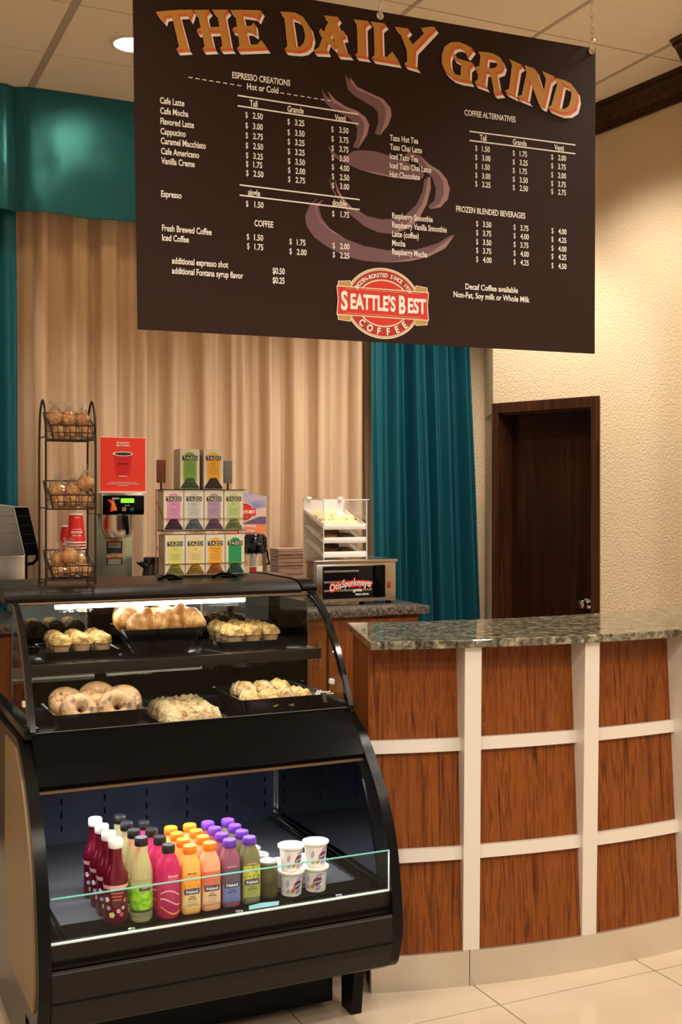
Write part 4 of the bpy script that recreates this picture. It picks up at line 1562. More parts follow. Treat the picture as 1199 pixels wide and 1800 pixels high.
mat('label_sand', (0.80, 0.58, 0.26), 0.5)
mat('label_peach', (0.82, 0.55, 0.32), 0.5)
mat('label_blue', (0.16, 0.22, 0.48), 0.5)
mat('label_olive', (0.36, 0.36, 0.08), 0.5)
mat('label_plum', (0.075, 0.055, 0.12), 0.5)
mat('label_brown', (0.065, 0.030, 0.040), 0.5)
mat('fruit_orange', (0.85, 0.33, 0.04), 0.5, mix=(120, (0.35, 0.30, 0.04), (1, 1, 1), 0.55, 0.65))
mat('fruit_red', (0.70, 0.12, 0.07), 0.5, mix=(120, (0.30, 0.28, 0.08), (1, 1, 1), 0.50, 0.62))
mat('fruit_plum', (0.15, 0.06, 0.16), 0.5, mix=(120, (0.07, 0.12, 0.05), (1, 1, 1), 0.45, 0.6))
mat('fruit_yellow', (0.55, 0.50, 0.07), 0.5, mix=(120, (0.20, 0.26, 0.03), (1, 1, 1), 0.45, 0.6))
mat('flower_yellow', (0.75, 0.72, 0.22), 0.5)
mat('flower_blue', (0.45, 0.50, 0.68), 0.5)
mat('flower_red', (0.55, 0.12, 0.08), 0.5)
mat('can_olive', (0.10, 0.085, 0.04), 0.3, 0.5, mix=(30, (0.20, 0.16, 0.06)))
mat('yogurt_white', (0.82, 0.78, 0.72), 0.35)
mat('yogurt_plum', (0.13, 0.025, 0.085), 0.4, mix=(160, (0.30, 0.10, 0.22), (1, 1, 1), 0.5, 0.6))
mat('yogurt_lilac', (0.42, 0.34, 0.55), 0.45)
mat('yogurt_orange', (0.62, 0.17, 0.04), 0.45)
mat('foil_lid', (0.85, 0.83, 0.78), 0.35)
mat('reflection_blue', (0.25, 0.55, 0.66), 0.5)
LENS = (-_s, -_c)
FACE = math.atan2(-_c, -_s * 0.4)          # most labels look out of the case, a little to the viewer


def prof_r(prof, z):
    for (r0, z0), (r1, z1) in zip(prof, prof[1:]):
        if z0 <= z <= z1 and z1 > z0:
            return r0 + (r1 - r0) * (z - z0) / (z1 - z0)
    return prof[-1][0]


def wrap(b, prof, z0, z1, a_mid, half, m, off=0.0006, fn=None, n=14, nz=5):
    def f(u, v):
        a = a_mid + half * (2 * u - 1)
        z = z0 + (z1 - z0) * v
        r = (prof_r(prof, z)) * (fn(a, 0) if fn else 1) + off
        return (r * math.cos(a), r * math.sin(a), z)
    return b.grid(f, n, nz, m)


def wrap_text(b, s, prof, z, a_mid, h, m, wide=0.8, off=0.0012, fn=None, bold=0.03, tilt=0.0):
    vs, fs, w = glyphs(s, bold)
    k = h / CAP
    out = []
    for (x, y) in vs:
        X, Z = (x - w / 2) * k * wide, z + (y - CAP / 2) * k
        Z += X * tilt
        r = prof_r(prof, Z)
        a = a_mid + X / r
        rr = r * (fn(a, 0) if fn else 1) + off
        out.append((rr * math.cos(a), rr * math.sin(a), Z))
    return b.add(out, fs, m)


AM = -PI / 2 - 0.10
SQ = lambda a, i: 1.0 / (abs(math.cos(a)) ** 4.5 + abs(math.sin(a)) ** 4.5) ** (1 / 4.5)


def bottle(kind, x, y, label, group):
    t = thing({'tea': 'tea_bottle', 'lime': 'flavored_water_bottle', 'pink': 'flavored_water_bottle'}.get(kind, 'juice_bottle'), (0, 0, 0), label, 'bottle', group)
    if kind == 'tea':
        pf = [(0.001, 0.002), (0.026, 0.0), (0.0320, 0.006), (0.0330, 0.02), (0.0320, 0.06), (0.0322, 0.098), (0.0345, 0.112), (0.0335, 0.132), (0.0240, 0.150),
              (0.0185, 0.165), (0.0170, 0.190), (0.0165, 0.208)]
        body, cap, zc, rc, hc = 'red_tea', 'cap_white', 0.203, 0.0195, 0.023
    elif kind == 'lime':
        pf = [(0.001, 0.002), (0.027, 0.0), (0.0310, 0.006), (0.0305, 0.03), (0.0312, 0.10), (0.0310, 0.125), (0.0270, 0.150), (0.0200, 0.172), (0.0178, 0.186), (0.0170, 0.206)]
        body, cap, zc, rc, hc = 'lime_water', 'cap_black', 0.202, 0.0185, 0.022
    elif kind == 'pink':
        pf = [(0.001, 0.002), (0.027, 0.0), (0.0325, 0.008), (0.0315, 0.03), (0.0325, 0.05), (0.0310, 0.068), (0.0330, 0.092), (0.0335, 0.122), (0.0310, 0.145),
              (0.0240, 0.162), (0.0180, 0.170), (0.0170, 0.180)]
        body, cap, zc, rc, hc = 'pink_water', 'cap_black', 0.175, 0.0185, 0.022
    else:
        pf = [(0.001, 0.002), (0.023, 0.0), (0.0270, 0.005), (0.0275, 0.012), (0.0275, 0.112), (0.0268, 0.128), (0.0235, 0.145), (0.0185, 0.157), (0.0170, 0.166), (0.0168, 0.172)]
        body = {'orange': 'orange_juice', 'peach': 'peach_juice', 'berry': 'berry_juice', 'green': 'green_juice'}[kind]
        cap, zc, rc, hc = ('cap_orange' if kind in ('orange', 'peach') else 'cap_purple'), 0.166, 0.0195, 0.020
    fn = None if kind in ('tea', 'lime', 'pink') else (lambda a, i: SQ(a, i) if i < 7 else (1 + (SQ(a, i) - 1) * (0.45 if i == 7 else 0.0)))
    b = MB().lathe(pf, body, (0, 0, 0), 32, fn)
    b.build('bottle_body', t, angle=60)
    b = MB().lathe([(rc - 0.001, zc), (rc, zc + 0.001), (rc, zc + hc - 0.003), (rc - 0.002, zc + hc), (0.001, zc + hc)], cap, (0, 0, 0), 40,
                   lambda a, i: 1 + (0.012 * math.cos(a * 20) if i in (1, 2) else 0))
    b.build('cap', t, angle=50)
    b = MB()
    if kind == 'tea':
        wrap(b, pf, 0.098, 0.109, AM, 2.6, 'label_pink', n=28)
        for (a, z, m, r) in ((-0.45, 0.030, 'flower_yellow', 0.0065), (0.1, 0.040, 'label_pink', 0.005), (-0.75, 0.048, 'flower_blue', 0.005), (0.5, 0.047, 'flower_blue', 0.0045),
                             (-0.9, 0.070, 'cap_white', 0.006), (0.35, 0.030, 'flower_red', 0.005), (0.7, 0.066, 'flower_red', 0.005)):
            for p in range(5):
                q = 2 * PI * p / 5
                wrap(b, pf, z + r * 0.7 * math.sin(q) - r * 0.45, z + r * 0.7 * math.sin(q) + r * 0.45, AM + a + r * 0.7 * math.cos(q) / 0.032, r * 0.45 / 0.032, m, 0.0006 + p * 2e-5, n=3, nz=1)
        for k in range(3):
            wrap(b, pf, 0.086 - 0.009 * k, 0.089 - 0.009 * k, AM, 0.55 - 0.1 * k, 'flower_red', n=10, nz=1)
    elif kind == 'lime':
        wrap(b, pf, 0.034, 0.082, AM, 1.5, 'label_lime', n=24)
        wrap(b, pf, 0.027, 0.034, AM, 1.5, 'label_dark_green', 0.0008, n=24, nz=1)
        wrap(b, pf, 0.082, 0.096, AM - 0.8, 0.45, 'label_lime', n=10, nz=2)
        wrap_text(b, 'lifewater', pf, 0.091, AM + 0.2, 0.0085, 'ink', 0.85)
    elif kind == 'pink':
        wrap_text(b, 'lifewater', pf, 0.118, AM + 0.25, 0.0080, 'label_pink', 0.8)
        wrap(b, pf, 0.1085, 0.1095, AM + 0.25, 0.45, 'label_pink', n=8, nz=1)
        for k in range(3):
            def sw(u, v, k=k):
                a = AM - 0.9 + 1.9 * u
                z = 0.068 - 0.022 * k + 0.010 * math.sin(u * 4 + k) + (v - 0.5) * 0.004
                r = prof_r(pf, z) + 0.0007
                return (r * math.cos(a), r * math.sin(a), z)
            b.grid(sw, 18, 1, 'label_pink' if k < 2 else 'fruit_orange')
    else:
        lab, fr = {'orange': ('label_sand', 'fruit_orange'), 'peach': ('label_peach', 'fruit_red'), 'berry': ('label_blue', 'fruit_plum'), 'green': ('label_olive', 'fruit_yellow')}[kind]
        wrap(b, pf, 0.018 if kind in ('orange', 'berry') else 0.022, 0.066, AM + 0.05, 0.86, lab, 0.0005, SQ)
        wrap(b, pf, 0.066, 0.112, AM + 0.05, 0.86, fr, 0.0006, SQ)
        wrap(b, pf, 0.058, 0.074, AM + 0.05, 0.70, 'label_plum', 0.0010, SQ)
        wrap_text(b, 'Naked', pf, 0.066, AM + 0.05, 0.0085, 'cap_white', 0.95, 0.0016, SQ, 0.02)
        wrap_text(b, 'all natural', pf, 0.053, AM + 0.05, 0.0030, 'ink', 0.9, 0.0012, SQ)
        wrap_text(b, 'well being' if kind in ('orange', 'peach') else 'super food', pf, 0.047, AM + 0.05, 0.0040, 'ink', 0.95, 0.0012, SQ)
        for k in range(3):
            wrap(b, pf, 0.040 - 0.005 * k, 0.0408 - 0.005 * k, AM + 0.05, 0.42, 'grey_ink', 0.0011, SQ, 6, 1)
        wrap_text(b, {'orange': 'mighty mango', 'peach': 'strawberry', 'berry': 'blue machine', 'green': 'green machine'}[kind], pf, 0.1175 if kind != 'orange' else 0.116, AM + 0.05, 0.0038,
                  'ink' if kind == 'orange' else 'label_pink', 0.85, 0.0012, SQ)
    b.build('label', t, angle=60)
    t.location = (x, y, DK)
    return t


RW = ['at the front', 'second from the front', 'third from the front', 'at the back']
for (kind, x, y0, step, name, grp, xs_) in (
        ('tea', 0.7485, 3.064, 0.076, 'dark red tea bottle with white cap, %s of the leftmost column', 'dark red tea bottles', -0.0015),
        ('lime', 0.8175, 3.057, 0.079, 'pale lime water bottle with black cap, %s of its column', 'lime water bottles', 0.0),
        ('pink', 0.892, 3.050, 0.083, 'bright pink water bottle with black cap, %s of its column', 'pink water bottles', -0.001),
        ('orange', 0.953, 3.050, 0.065, 'orange juice bottle with orange cap, %s of its column', 'orange capped juice bottles', 0.001),
        ('peach', 1.012, 3.053, 0.065, 'peach pink juice bottle with orange cap, %s of its column', 'orange capped juice bottles', 0.001),
        ('berry', 1.0716, 3.055, 0.065, 'dark berry juice bottle with purple cap, %s of its column', 'purple capped juice bottles', 0.0),
        ('green', 1.132, 3.056, 0.065, 'olive green juice bottle with purple cap, %s of the column', 'purple capped juice bottles', 0.001)):
    first = None
    for k in range(4):
        p = (x + xs_ * k, y0 + step * k, DK)
        lb = name % RW[k]
        if first is None:
            first = bottle(kind, p[0], p[1], lb, grp)
        else:
            dup(first, p, lb)

t = thing('drink_can', (0, 0, 0), '', 'can', 'small silver topped cans')
b = MB().lathe([(0.001, 0.003), (0.022, 0.002), (0.024, 0.0), (0.0275, 0.008), (0.0285, 0.012), (0.0285, 0.092), (0.0265, 0.099)], 'can_olive', (0, 0, 0), 28)
b.build('can_body', t)
b = MB().lathe([(0.0265, 0.0985), (0.0275, 0.1035), (0.0262, 0.1045), (0.0245, 0.1015), (0.001, 0.1012)], 'silver_lid', (0, 0, 0), 28)
b.box((-0.006, -0.010, 0.1012), (0.006, 0.006, 0.1026), 'silver_lid', 0.0006)
b.build('can_lid', t)
t.location = (1.197, 3.078, DK)
t['label'] = 'small dark drink can with silver lid, at the front of its column'
for k in range(1, 4):
    dup(t, (1.197, 3.078 + 0.066 * k, DK), 'small dark drink can with silver lid, %s of its column' % RW[k])


def yogurt(x, y, z, label, mirror=0.0):
    t = thing('yogurt_cup', (0, 0, 0), label, 'yogurt cup', 'stacked yogurt cups')
    pf = [(0.001, 0.002), (0.026, 0.0), (0.0290, 0.003), (0.0335, 0.064), (0.0342, 0.066), (0.0390, 0.067), (0.0392, 0.0715)]
    MB().lathe(pf, 'yogurt_white', (0, 0, 0), 36).build('cup', t)
    b = MB().lathe([(0.0392, 0.0716), (0.0393, 0.0724), (0.001, 0.0727)], 'foil_lid', (0, 0, 0), 36)
    b.text('low fat', (0, -0.010, 0.0732), X3, Y3, 'label_plum', 0.006, 0.9, 0.02, 'c')
    b.build('foil_lid', t)
    b = MB()

    def dot(a, z, ra, rz, m, off):
        v = [((prof_r(pf, z) + off) * math.cos(AM + a), (prof_r(pf, z) + off) * math.sin(AM + a), z)]
        for k in range(18):
            q = 2 * PI * k / 18
            zz = z + rz * math.sin(q) + 0.35 * rz * math.cos(q)
            aa = AM + a + ra * math.cos(q)
            r = prof_r(pf, zz) + off
            v.append((r * math.cos(aa), r * math.sin(aa), zz))
        b.add(v, [(0, 1 + k, 1 + (k + 1) % 18) for k in range(18)], m)
    dot(0.35, 0.036, 0.42, 0.013, 'yogurt_plum', 0.0006)
    dot(0.55, 0.053, 0.34, 0.006, 'yogurt_lilac', 0.0008)
    dot(0.42, 0.017, 0.30, 0.007, 'yogurt_plum' if mirror else 'yogurt_lilac', 0.0008)
    dot(-0.12, 0.021, 0.20, 0.007, 'yogurt_orange', 0.0010)
    dot(-0.62, 0.040, 0.16, 0.010, 'yogurt_lilac', 0.0008)
    dot(-0.60, 0.018, 0.20, 0.006, 'yogurt_lilac', 0.0009)
    wrap_text(b, 'yogurt', pf, 0.036, AM + 0.35, 0.0065, 'yogurt_white', 0.9, 0.0014, None, 0.02, 0.3)
    b.build('printed_label', t)
    t.location = (x, y, z)
    return t


y0_ = yogurt(1.264, 3.063, DK, 'white yogurt cup, lower one of the left stack at the front')
dup(y0_, (1.263, 3.062, DK + 0.0731), 'white yogurt cup, upper one of the left stack at the front', 0.12)
dup(y0_, (1.343, 3.066, DK), 'white yogurt cup, lower one of the right stack at the front', -0.5)
dup(y0_, (1.343, 3.067, DK + 0.0731), 'white yogurt cup, upper one of the right stack at the front', 0.05)
dup(y0_, (1.345, 3.152, DK), 'white yogurt cup standing behind, between the two yogurt stacks', 0.3)
dup(y0_, (1.266, 3.146, DK), 'white yogurt cup hidden behind the left yogurt stack', 0.6)
p = at_z(462, 1570, DK + 0.001)
b = MB()  # thin blue sheet added in place of a pale reflection on the glass
b.add([(1.105, 2.985, DK + 0.001), (1.190, 2.980, DK + 0.001), (1.205, 3.010, DK + 0.006), (1.150, 3.018, DK + 0.006), (1.115, 3.015, DK + 0.004)], [(0, 1, 2, 3, 4)], 'reflection_blue')
b.add([(1.105, 2.985, DK + 0.0004), (1.190, 2.980, DK + 0.0004), (1.205, 3.010, DK + 0.0054), (1.150, 3.018, DK + 0.0054), (1.115, 3.015, DK + 0.0034)], [(4, 3, 2, 1, 0)], 'reflection_blue')
tag(b.build('reflection_sheet', origin=(1.15, 3.0, DK)), 'pale blue sheet standing in for a reflection before the green juice bottle', 'card')

# ------------------------------------------------------------------ wire rack of wrapped bakes on the case
LZ = 1.2765
rk = thing('wire_rack', (0.735, 3.655, LZ), 'three tier black wire rack standing on the left of the display case', 'rack')
xa, xb, ya, yb = 0.660, 0.815, 3.600, 3.715
W_ = 0.0036
b = MB()
for x in (xa, xb):
    arch = [(x, ya, LZ + 0.002), (x, ya, 1.70), (x, ya + 0.006, 1.78), (x, ya + 0.020, 1.83), (x, (ya + yb) / 2, 1.862), (x, yb - 0.020, 1.83), (x, yb - 0.006, 1.78), (x, yb, 1.70), (x, yb, LZ + 0.002)]
    b.tube([arch[0], arch[1]] + [(x, *q) for q in smooth_curve([(p[1], p[2]) for p in arch[1:-1]], 5)] + [arch[-1]], W_, 'black_wire', 8)
    for z in (1.297, 1.522, 1.745):
        b.tube([(x, ya, z), (x, yb, z)], 0.002, 'black_wire', 6)
    b.tube([(x, ya, LZ + 0.003), (x, ya + 0.03, LZ + 0.012), (x, yb, LZ + 0.004)], 0.002, 'black_wire', 6)
b.build('frame', rk)
for (zb, nm) in ((1.296, 'low'), (1.518, 'mid'), (1.736, 'top')):
    b = MB()
    hf, hb = 0.044, 0.090
    x0, x1 = xa + 0.012, xb - 0.006
    yf, yk = ya - 0.008, yb - 0.010
    fl, fr_, bl, br = (x0 + 0.012, yf + 0.004, zb), (x1 - 0.004, yf + 0.004, zb), (x0 + 0.012, yk, zb), (x1 - 0.004, yk, zb)
    tl, tr, kl, kr = (x0, yf - 0.004, zb + hf), (x1, yf - 0.004, zb + hf), (x0, yk + 0.004, zb + hb), (x1, yk + 0.004, zb + hb)
    for (p0, p1, r) in ((fl, fr_, 0.0026), (bl, br, 0.0022), (fl, bl, 0.002), (fr_, br, 0.002), (tl, tr, 0.0024), (kl, kr, 0.0022), (tl, kl, 0.0024), (tr, kr, 0.0024),
                        (fl, tl, 0.002), (fr_, tr, 0.002), (bl, kl, 0.002), (br, kr, 0.002)):
        b.tube([p0, p1], r, 'black_wire', 6)
    V = lambda p0, p1, t: tuple(Vector(p0).lerp(Vector(p1), t))
    b.tube([V(fl, tl, 0.5), V(fr_, tr, 0.5)], 0.0014, 'black_wire', 5)
    for k in range(1, 7):
        b.tube([V(tl, tr, k / 7), V(fl, fr_, k / 7), V(bl, br, k / 7), V(kl, kr, k / 7)], 0.0014, 'black_wire', 5)
    for k in range(1, 5):
        b.tube([V(kl, tl, k / 5), V(bl, fl, k / 5), V(br, fr_, k / 5), V(kr, tr, k / 5)], 0.0014, 'black_wire', 5)
    for t_ in (0.33, 0.66):
        b.tube([V(kl, bl, t_), V(kr, br, t_)], 0.0014, 'black_wire', 5)
    b.tube([(xa, ya, zb), (xb, ya, zb)], 0.0026, 'black_wire', 6)
    b.build('basket', rk)


def wrapped(c, size, rz, seed, label, tuft=True):
    t = thing('wrapped_pastry', c, label, 'wrapped pastry', 'cellophane wrapped pastries in the wire rack')
    b = MB().blob((0, 0, 0), (size[0] * 0.46, size[1] * 0.46, size[2] * 0.44), 'wrapped_bake', 0.22, 2.5, seed, 20, 12)
    w = MB()
    nu, nv = 26, 18
    v, f = [], []
    for j in range(nv + 1):
        th = PI * j / nv
        for i in range(nu):
            a = 2 * PI * i / nu
            d = Vector((math.sin(th) * math.cos(a), math.sin(th) * math.sin(a), math.cos(th)))
            k = 1.03 + 0.10 * noise.noise(d * 4 + Vector((seed, 0, 0))) + 0.10 * noise.cell(d * 5 + Vector((seed, 3, 0)))
            p = Vector((d.x * size[0] * 0.54 * k, d.y * size[1] * 0.54 * k, d.z * size[2] * 0.52 * k))
            if tuft and d.z > 0.8:
                p.z += (d.z - 0.8) * 5 * 0.012
            v.append(p)
    f = [(j * nu + i, (j + 1) * nu + i, (j + 1) * nu + (i + 1) % nu, j * nu + (i + 1) % nu) for j in range(nv) for i in range(nu)]
    w.add(v, f, 'cello', False)
    if tuft:
        n = 14
        q = [(0.004 * math.cos(2 * PI * k / n), 0.004 * math.sin(2 * PI * k / n), size[2] * 0.52) for k in range(n)]
        q2 = [((0.014 + 0.006 * (k % 2)) * math.cos(2 * PI * k / n), 0.010 * math.sin(2 * PI * k / n), size[2] * 0.52 + 0.022 + 0.006 * (k % 3)) for k in range(n)]
        w.add(q + q2, [(k, (k + 1) % n, n + (k + 1) % n, n + k) for k in range(n)], 'cello', False)
    Mx = Matrix.Translation(Vector(c)) @ Matrix.Rotation(rz, 4, 'Z') @ Matrix.Rotation(0.25 * math.sin(seed * 3), 4, 'X')
    for q in (b, w):
        q.v = [tuple(Mx @ Vector(p)) for p in q.v]
    b.build('pastry', t)
    w.build('wrapper', t)


seed = 0
for (zb, nm, items) in ((1.296, 'bottom', [(0.698, 3.625, 0.026), (0.738, 3.625, 0.027), (0.778, 3.625, 0.026), (0.712, 3.672, 0.060), (0.768, 3.668, 0.056), (0.735, 3.640, 0.072)]),
                        (1.518, 'middle', [(0.698, 3.625, 0.026), (0.738, 3.625, 0.026), (0.778, 3.625, 0.026), (0.705, 3.675, 0.058), (0.752, 3.668, 0.056), (0.790, 3.650, 0.082)]),
                        (1.736, 'top', [(0.698, 3.625, 0.026), (0.738, 3.625, 0.026), (0.778, 3.625, 0.026), (0.693, 3.660, 0.068), (0.738, 3.655, 0.066), (0.778, 3.655, 0.064)])):
    where = ['low at the left front', 'low at the middle front', 'low at the right front', 'piled at the left', 'piled in the middle' if nm != 'bottom' else 'piled at the right', 'piled highest at the right' if nm != 'bottom' else 'piled on top']
    for i, (x, y, dz) in enumerate(items):
        seed += 1
        wrapped((x + 0.006, y, zb + dz), (0.047, 0.056, 0.046) if i < 3 else (0.056, 0.062, 0.056), 0.4 * math.sin(seed), seed,
                'brown pastry in clear wrap, %s of the %s basket' % (where[i], nm), i >= 3)

# ------------------------------------------------------------------ boxes of tea on their wire rack, behind the lid
TZ = 1.2755
TY = 3.800
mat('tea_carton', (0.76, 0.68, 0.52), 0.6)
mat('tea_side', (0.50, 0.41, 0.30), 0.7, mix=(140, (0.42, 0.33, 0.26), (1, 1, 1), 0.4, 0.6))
TEAS = {'green': (0.20, 0.40, 0.07), 'amber': (0.86, 0.42, 0.03), 'pink': (0.66, 0.28, 0.50), 'pale grey': (0.56, 0.58, 0.55), 'lilac': (0.42, 0.30, 0.42),
        'pale green': (0.50, 0.60, 0.24), 'yellow green': (0.72, 0.70, 0.18), 'pale yellow': (0.83, 0.66, 0.25), 'orange': (0.90, 0.42, 0.02), 'deep green': (0.01, 0.34, 0.10)}
HEAP = {'green': (0.08, 0.16, 0.03), 'amber': (0.035, 0.02, 0.012), 'pink': (0.045, 0.012, 0.03), 'pale grey': (0.16, 0.21, 0.24), 'lilac': (0.17, 0.08, 0.14),
        'pale green': (0.28, 0.33, 0.09), 'yellow green': (0.42, 0.40, 0.04), 'pale yellow': (0.60, 0.32, 0.02), 'orange': (0.62, 0.17, 0.01), 'deep green': (0.01, 0.13, 0.05)}
for k in TEAS:
    mat('tea_panel_' + k.replace(' ', '_'), TEAS[k], 0.55)
    mat('tea_heap_' + k.replace(' ', '_'), HEAP[k], 0.5, mix=(200, tuple(q * 0.35 for q in HEAP[k]), (0.15, 1, 1.2), 0.45, 0.55))
NAMES = {'green': ('China', 'Green Tips'), 'amber': ('Organic', 'Chai'), 'pink': ('Passion', ''), 'pale grey': ('Refresh', 'Mint'), 'lilac': ('Earl Grey', ''),
         'pale green': ('Zen', ''), 'yellow green': ('Calm', ''), 'pale yellow': ('Chai', ''), 'orange': ('Wild Sweet', 'Orange'), 'deep green': ('Awake', '')}


def tea_box(k, x, y, z, label, w=0.0712, h=0.140, d=0.078):
    t = thing('tea_box', (x, y, z), label, 'tea box', 'boxed teas on the wire rack')
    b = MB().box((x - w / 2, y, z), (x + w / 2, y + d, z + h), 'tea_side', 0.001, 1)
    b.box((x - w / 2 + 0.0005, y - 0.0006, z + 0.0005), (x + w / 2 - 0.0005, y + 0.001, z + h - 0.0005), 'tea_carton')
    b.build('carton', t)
    b = MB()
    y1 = y - 0.0010
    kk = k.replace(' ', '_')

    def P(u, v, o=0.0):
        return (x + u * w, y1 - o, z + v * h)
    arch = [P(0.25 * math.cos(math.radians(a)), 0.835 + 0.085 * math.sin(math.radians(a))) for a in range(0, 181, 15)]
    b.flat([P(0.335, 0.20), P(0.335, 0.80), P(0.30, 0.835)] + arch + [P(-0.30, 0.835), P(-0.335, 0.80), P(-0.335, 0.20)], 'tea_panel_' + kk)
    hp = [(-0.47, 0.015), (0.47, 0.015), (0.45, 0.06), (0.20, 0.255), (0.14, 0.285), (-0.14, 0.285), (-0.20, 0.255), (-0.45, 0.06)]
    b.flat([P(u, v, 0.0005) for u, v in hp], 'tea_heap_' + kk)
    for q in range(5):
        v0 = 0.03 + 0.045 * q
        wd = 0.45 - 0.30 * max(0, (v0 - 0.05)) / 0.235
        if k not in ('amber', 'pink'):
            b.flat([P(-wd, v0, 0.0007), P(wd, v0, 0.0007), P(wd * 0.93, v0 + 0.014, 0.0007), P(-wd * 0.93, v0 + 0.014, 0.0007)], 'ink')
    b.flat([P(-0.385, 0.725, 0.0006), P(0.385, 0.725, 0.0006), P(0.385, 0.835, 0.0006), P(-0.385, 0.835, 0.0006)], 'ink')
    b.text('TAZO', P(0.0, 0.78, 0.0012), X3, Z3, 'cream_print', 0.0105, 1.25, 0.02, 'c')
    a, c = NAMES[k]
    b.text(a, P(0, 0.655, 0.0008), X3, Z3, 'grey_ink', 0.0055, 0.9, 0.0, 'c')
    if c:
        b.text(c, P(0, 0.595, 0.0008), X3, Z3, 'grey_ink', 0.0055, 0.9, 0.0, 'c')
    for q in range(4):
        b.flat([P(-0.22, 0.53 - 0.045 * q, 0.0007), P(0.22, 0.53 - 0.045 * q, 0.0007), P(0.22, 0.523 - 0.045 * q, 0.0007), P(-0.22, 0.523 - 0.045 * q, 0.0007)], 'grey_ink')
    b.build('printed_front', t)


Z1, Z2, Z3_ = TZ + 0.010, TZ + 0.1655, TZ + 0.3085
PIT = 0.0730
for i, k in enumerate(('yellow green', 'pale yellow', 'orange', 'deep green')):
    tea_box(k, 1.1345 + PIT * i, TY, Z1, 'cream tea box with %s panel in the bottom row of the tea rack' % k)
for i, k in enumerate(('pink', 'pale grey', 'lilac', 'pale green')):
    tea_box(k, 1.131 + PIT * i, TY + 0.004, Z2, 'cream tea box with %s panel in the middle row of the tea rack' % k)
tea_box('green', 1.195, TY + 0.022, Z3_, 'cream tea box with green panel standing on top at the left')
tea_box('amber', 1.281, TY + 0.022, Z3_, 'cream tea box with amber panel standing on top at the right')
tr = thing('tea_rack', (1.24, TY + 0.04, TZ), 'copper wire rack holding the rows of tea boxes', 'rack')
b = MB()
xl, xr = 1.094, 1.394
for x in (xl - 0.002, xr + 0.002):
    b.tube([(x, TY + 0.085, TZ + 0.001), (x, TY + 0.085, Z3_ - 0.002)], 0.0022, 'copper_wire', 6)
    b.tube([(x, TY - 0.002, TZ + 0.002), (x, TY + 0.085, TZ + 0.002)], 0.0022, 'copper_wire', 6)
for (z, m) in ((Z1, 0), (Z2, 1)):
    for x in (xl - 0.003, xr + 0.003):
        b.tube([(x, TY + 0.070, z + 0.098), (x, TY - 0.006, z + 0.040)], 0.0015, 'copper_wire', 6)
    b.tube([(xl - 0.003, TY - 0.006, z + 0.040), (xr + 0.003, TY - 0.006, z + 0.040)], 0.0016, 'copper_wire', 6)
b.build('wire_frame', tr)
for z in (Z1, Z2, Z3_):
    MB().box((xl - 0.004, TY - 0.002, z - 0.0032), (xr + 0.003, TY + 0.088, z - 0.0008), 'black_plastic', 0.001).build('shelf', tr)
for x, m in ((1.102, 'walnut'), (1.347, 'grey_ink')):
    b = MB().box((x - 0.016, TY + 0.055, Z3_ + 0.022), (x + 0.016, TY + 0.061, Z3_ + 0.102), m, 0.001)
    b.tube([(x, TY + 0.058, Z3_ - 0.001), (x, TY + 0.058, Z3_ + 0.024)], 0.003, 'black_plastic', 8)
    b.build('name_tag', tr)

# ------------------------------------------------------------------ things on the back counter
# coffee brewer
BY = 5.45
hx0, hx1 = at_y(181, 880, BY).x, at_y(253.5, 880, BY).x
hz0, hz1 = at_y(200, 903.5, BY).z, at_y(200, 866.5, BY).z
br = thing('coffee_brewer', ((hx0 + hx1) / 2, 5.62, BZ), 'steel coffee brewer with green display, behind the wire rack', 'coffee maker')
b = MB().box((hx0 - 0.004, BY + 0.010, hz0), (hx1 + 0.004, BY + 0.36, hz1), 'steel', 0.006)
b.build('head', br)
b = MB().box((hx0, BY, hz0 - 0.004), (hx1, BY + 0.012, hz1 - 0.012), 'black_plastic', 0.003)
pn = b.build('control_panel', br)
HW_, HH_ = hx1 - hx0, hz1 - hz0


def hp_(u, v, o=0.001):
    return (hx0 + HW_ * u, BY - o, hz0 + (hz1 - hz0 - 0.012) * v)


MB().box(hp_(0.43, 0.60, 0.002), hp_(0.75, 0.84, -0.001), 'lcd_green').build('display', pn)
b = MB()
b.flat([hp_(0.10, 0.78), hp_(0.26, 0.76), hp_(0.35, 0.20), hp_(0.17, 0.12), hp_(0.20, 0.55)], 'poster_red')
b.flat([hp_(0.20, 0.70, 0.0015), hp_(0.26, 0.70, 0.0015), hp_(0.33, 0.22, 0.0015), hp_(0.24, 0.20, 0.0015)], 'orange_label')
b.text('BUNN', hp_(0.305, 0.84), X3, Z3, 'white_print', 0.009, 1.0, 0.02, 'c')
b.text('A XIOM'.replace(' ', ''), hp_(0.58, 0.46), X3, Z3, 'white_print', 0.006, 1.0, 0.0, 'c')
b.flat([hp_(0.46, 0.15), hp_(0.56, 0.15), hp_(0.56, 0.36), hp_(0.46, 0.36)], 'kraft')
spin(b, hp_(0.70, 0.26, 0.0), (0, -1, 0), [(0.010, 0.0), (0.010, 0.0012)], 'teal_satin', 16)
b.build('panel_print', pn)
bx0, bx1 = at_y(169, 980, 5.60).x, at_y(233, 980, 5.60).x
b = MB().box((bx0, 5.60, BZ + 0.03), (bx1, 5.80, hz0), 'celadon_steel', 0.006)
bd = b.build('tower', br)
b = MB()
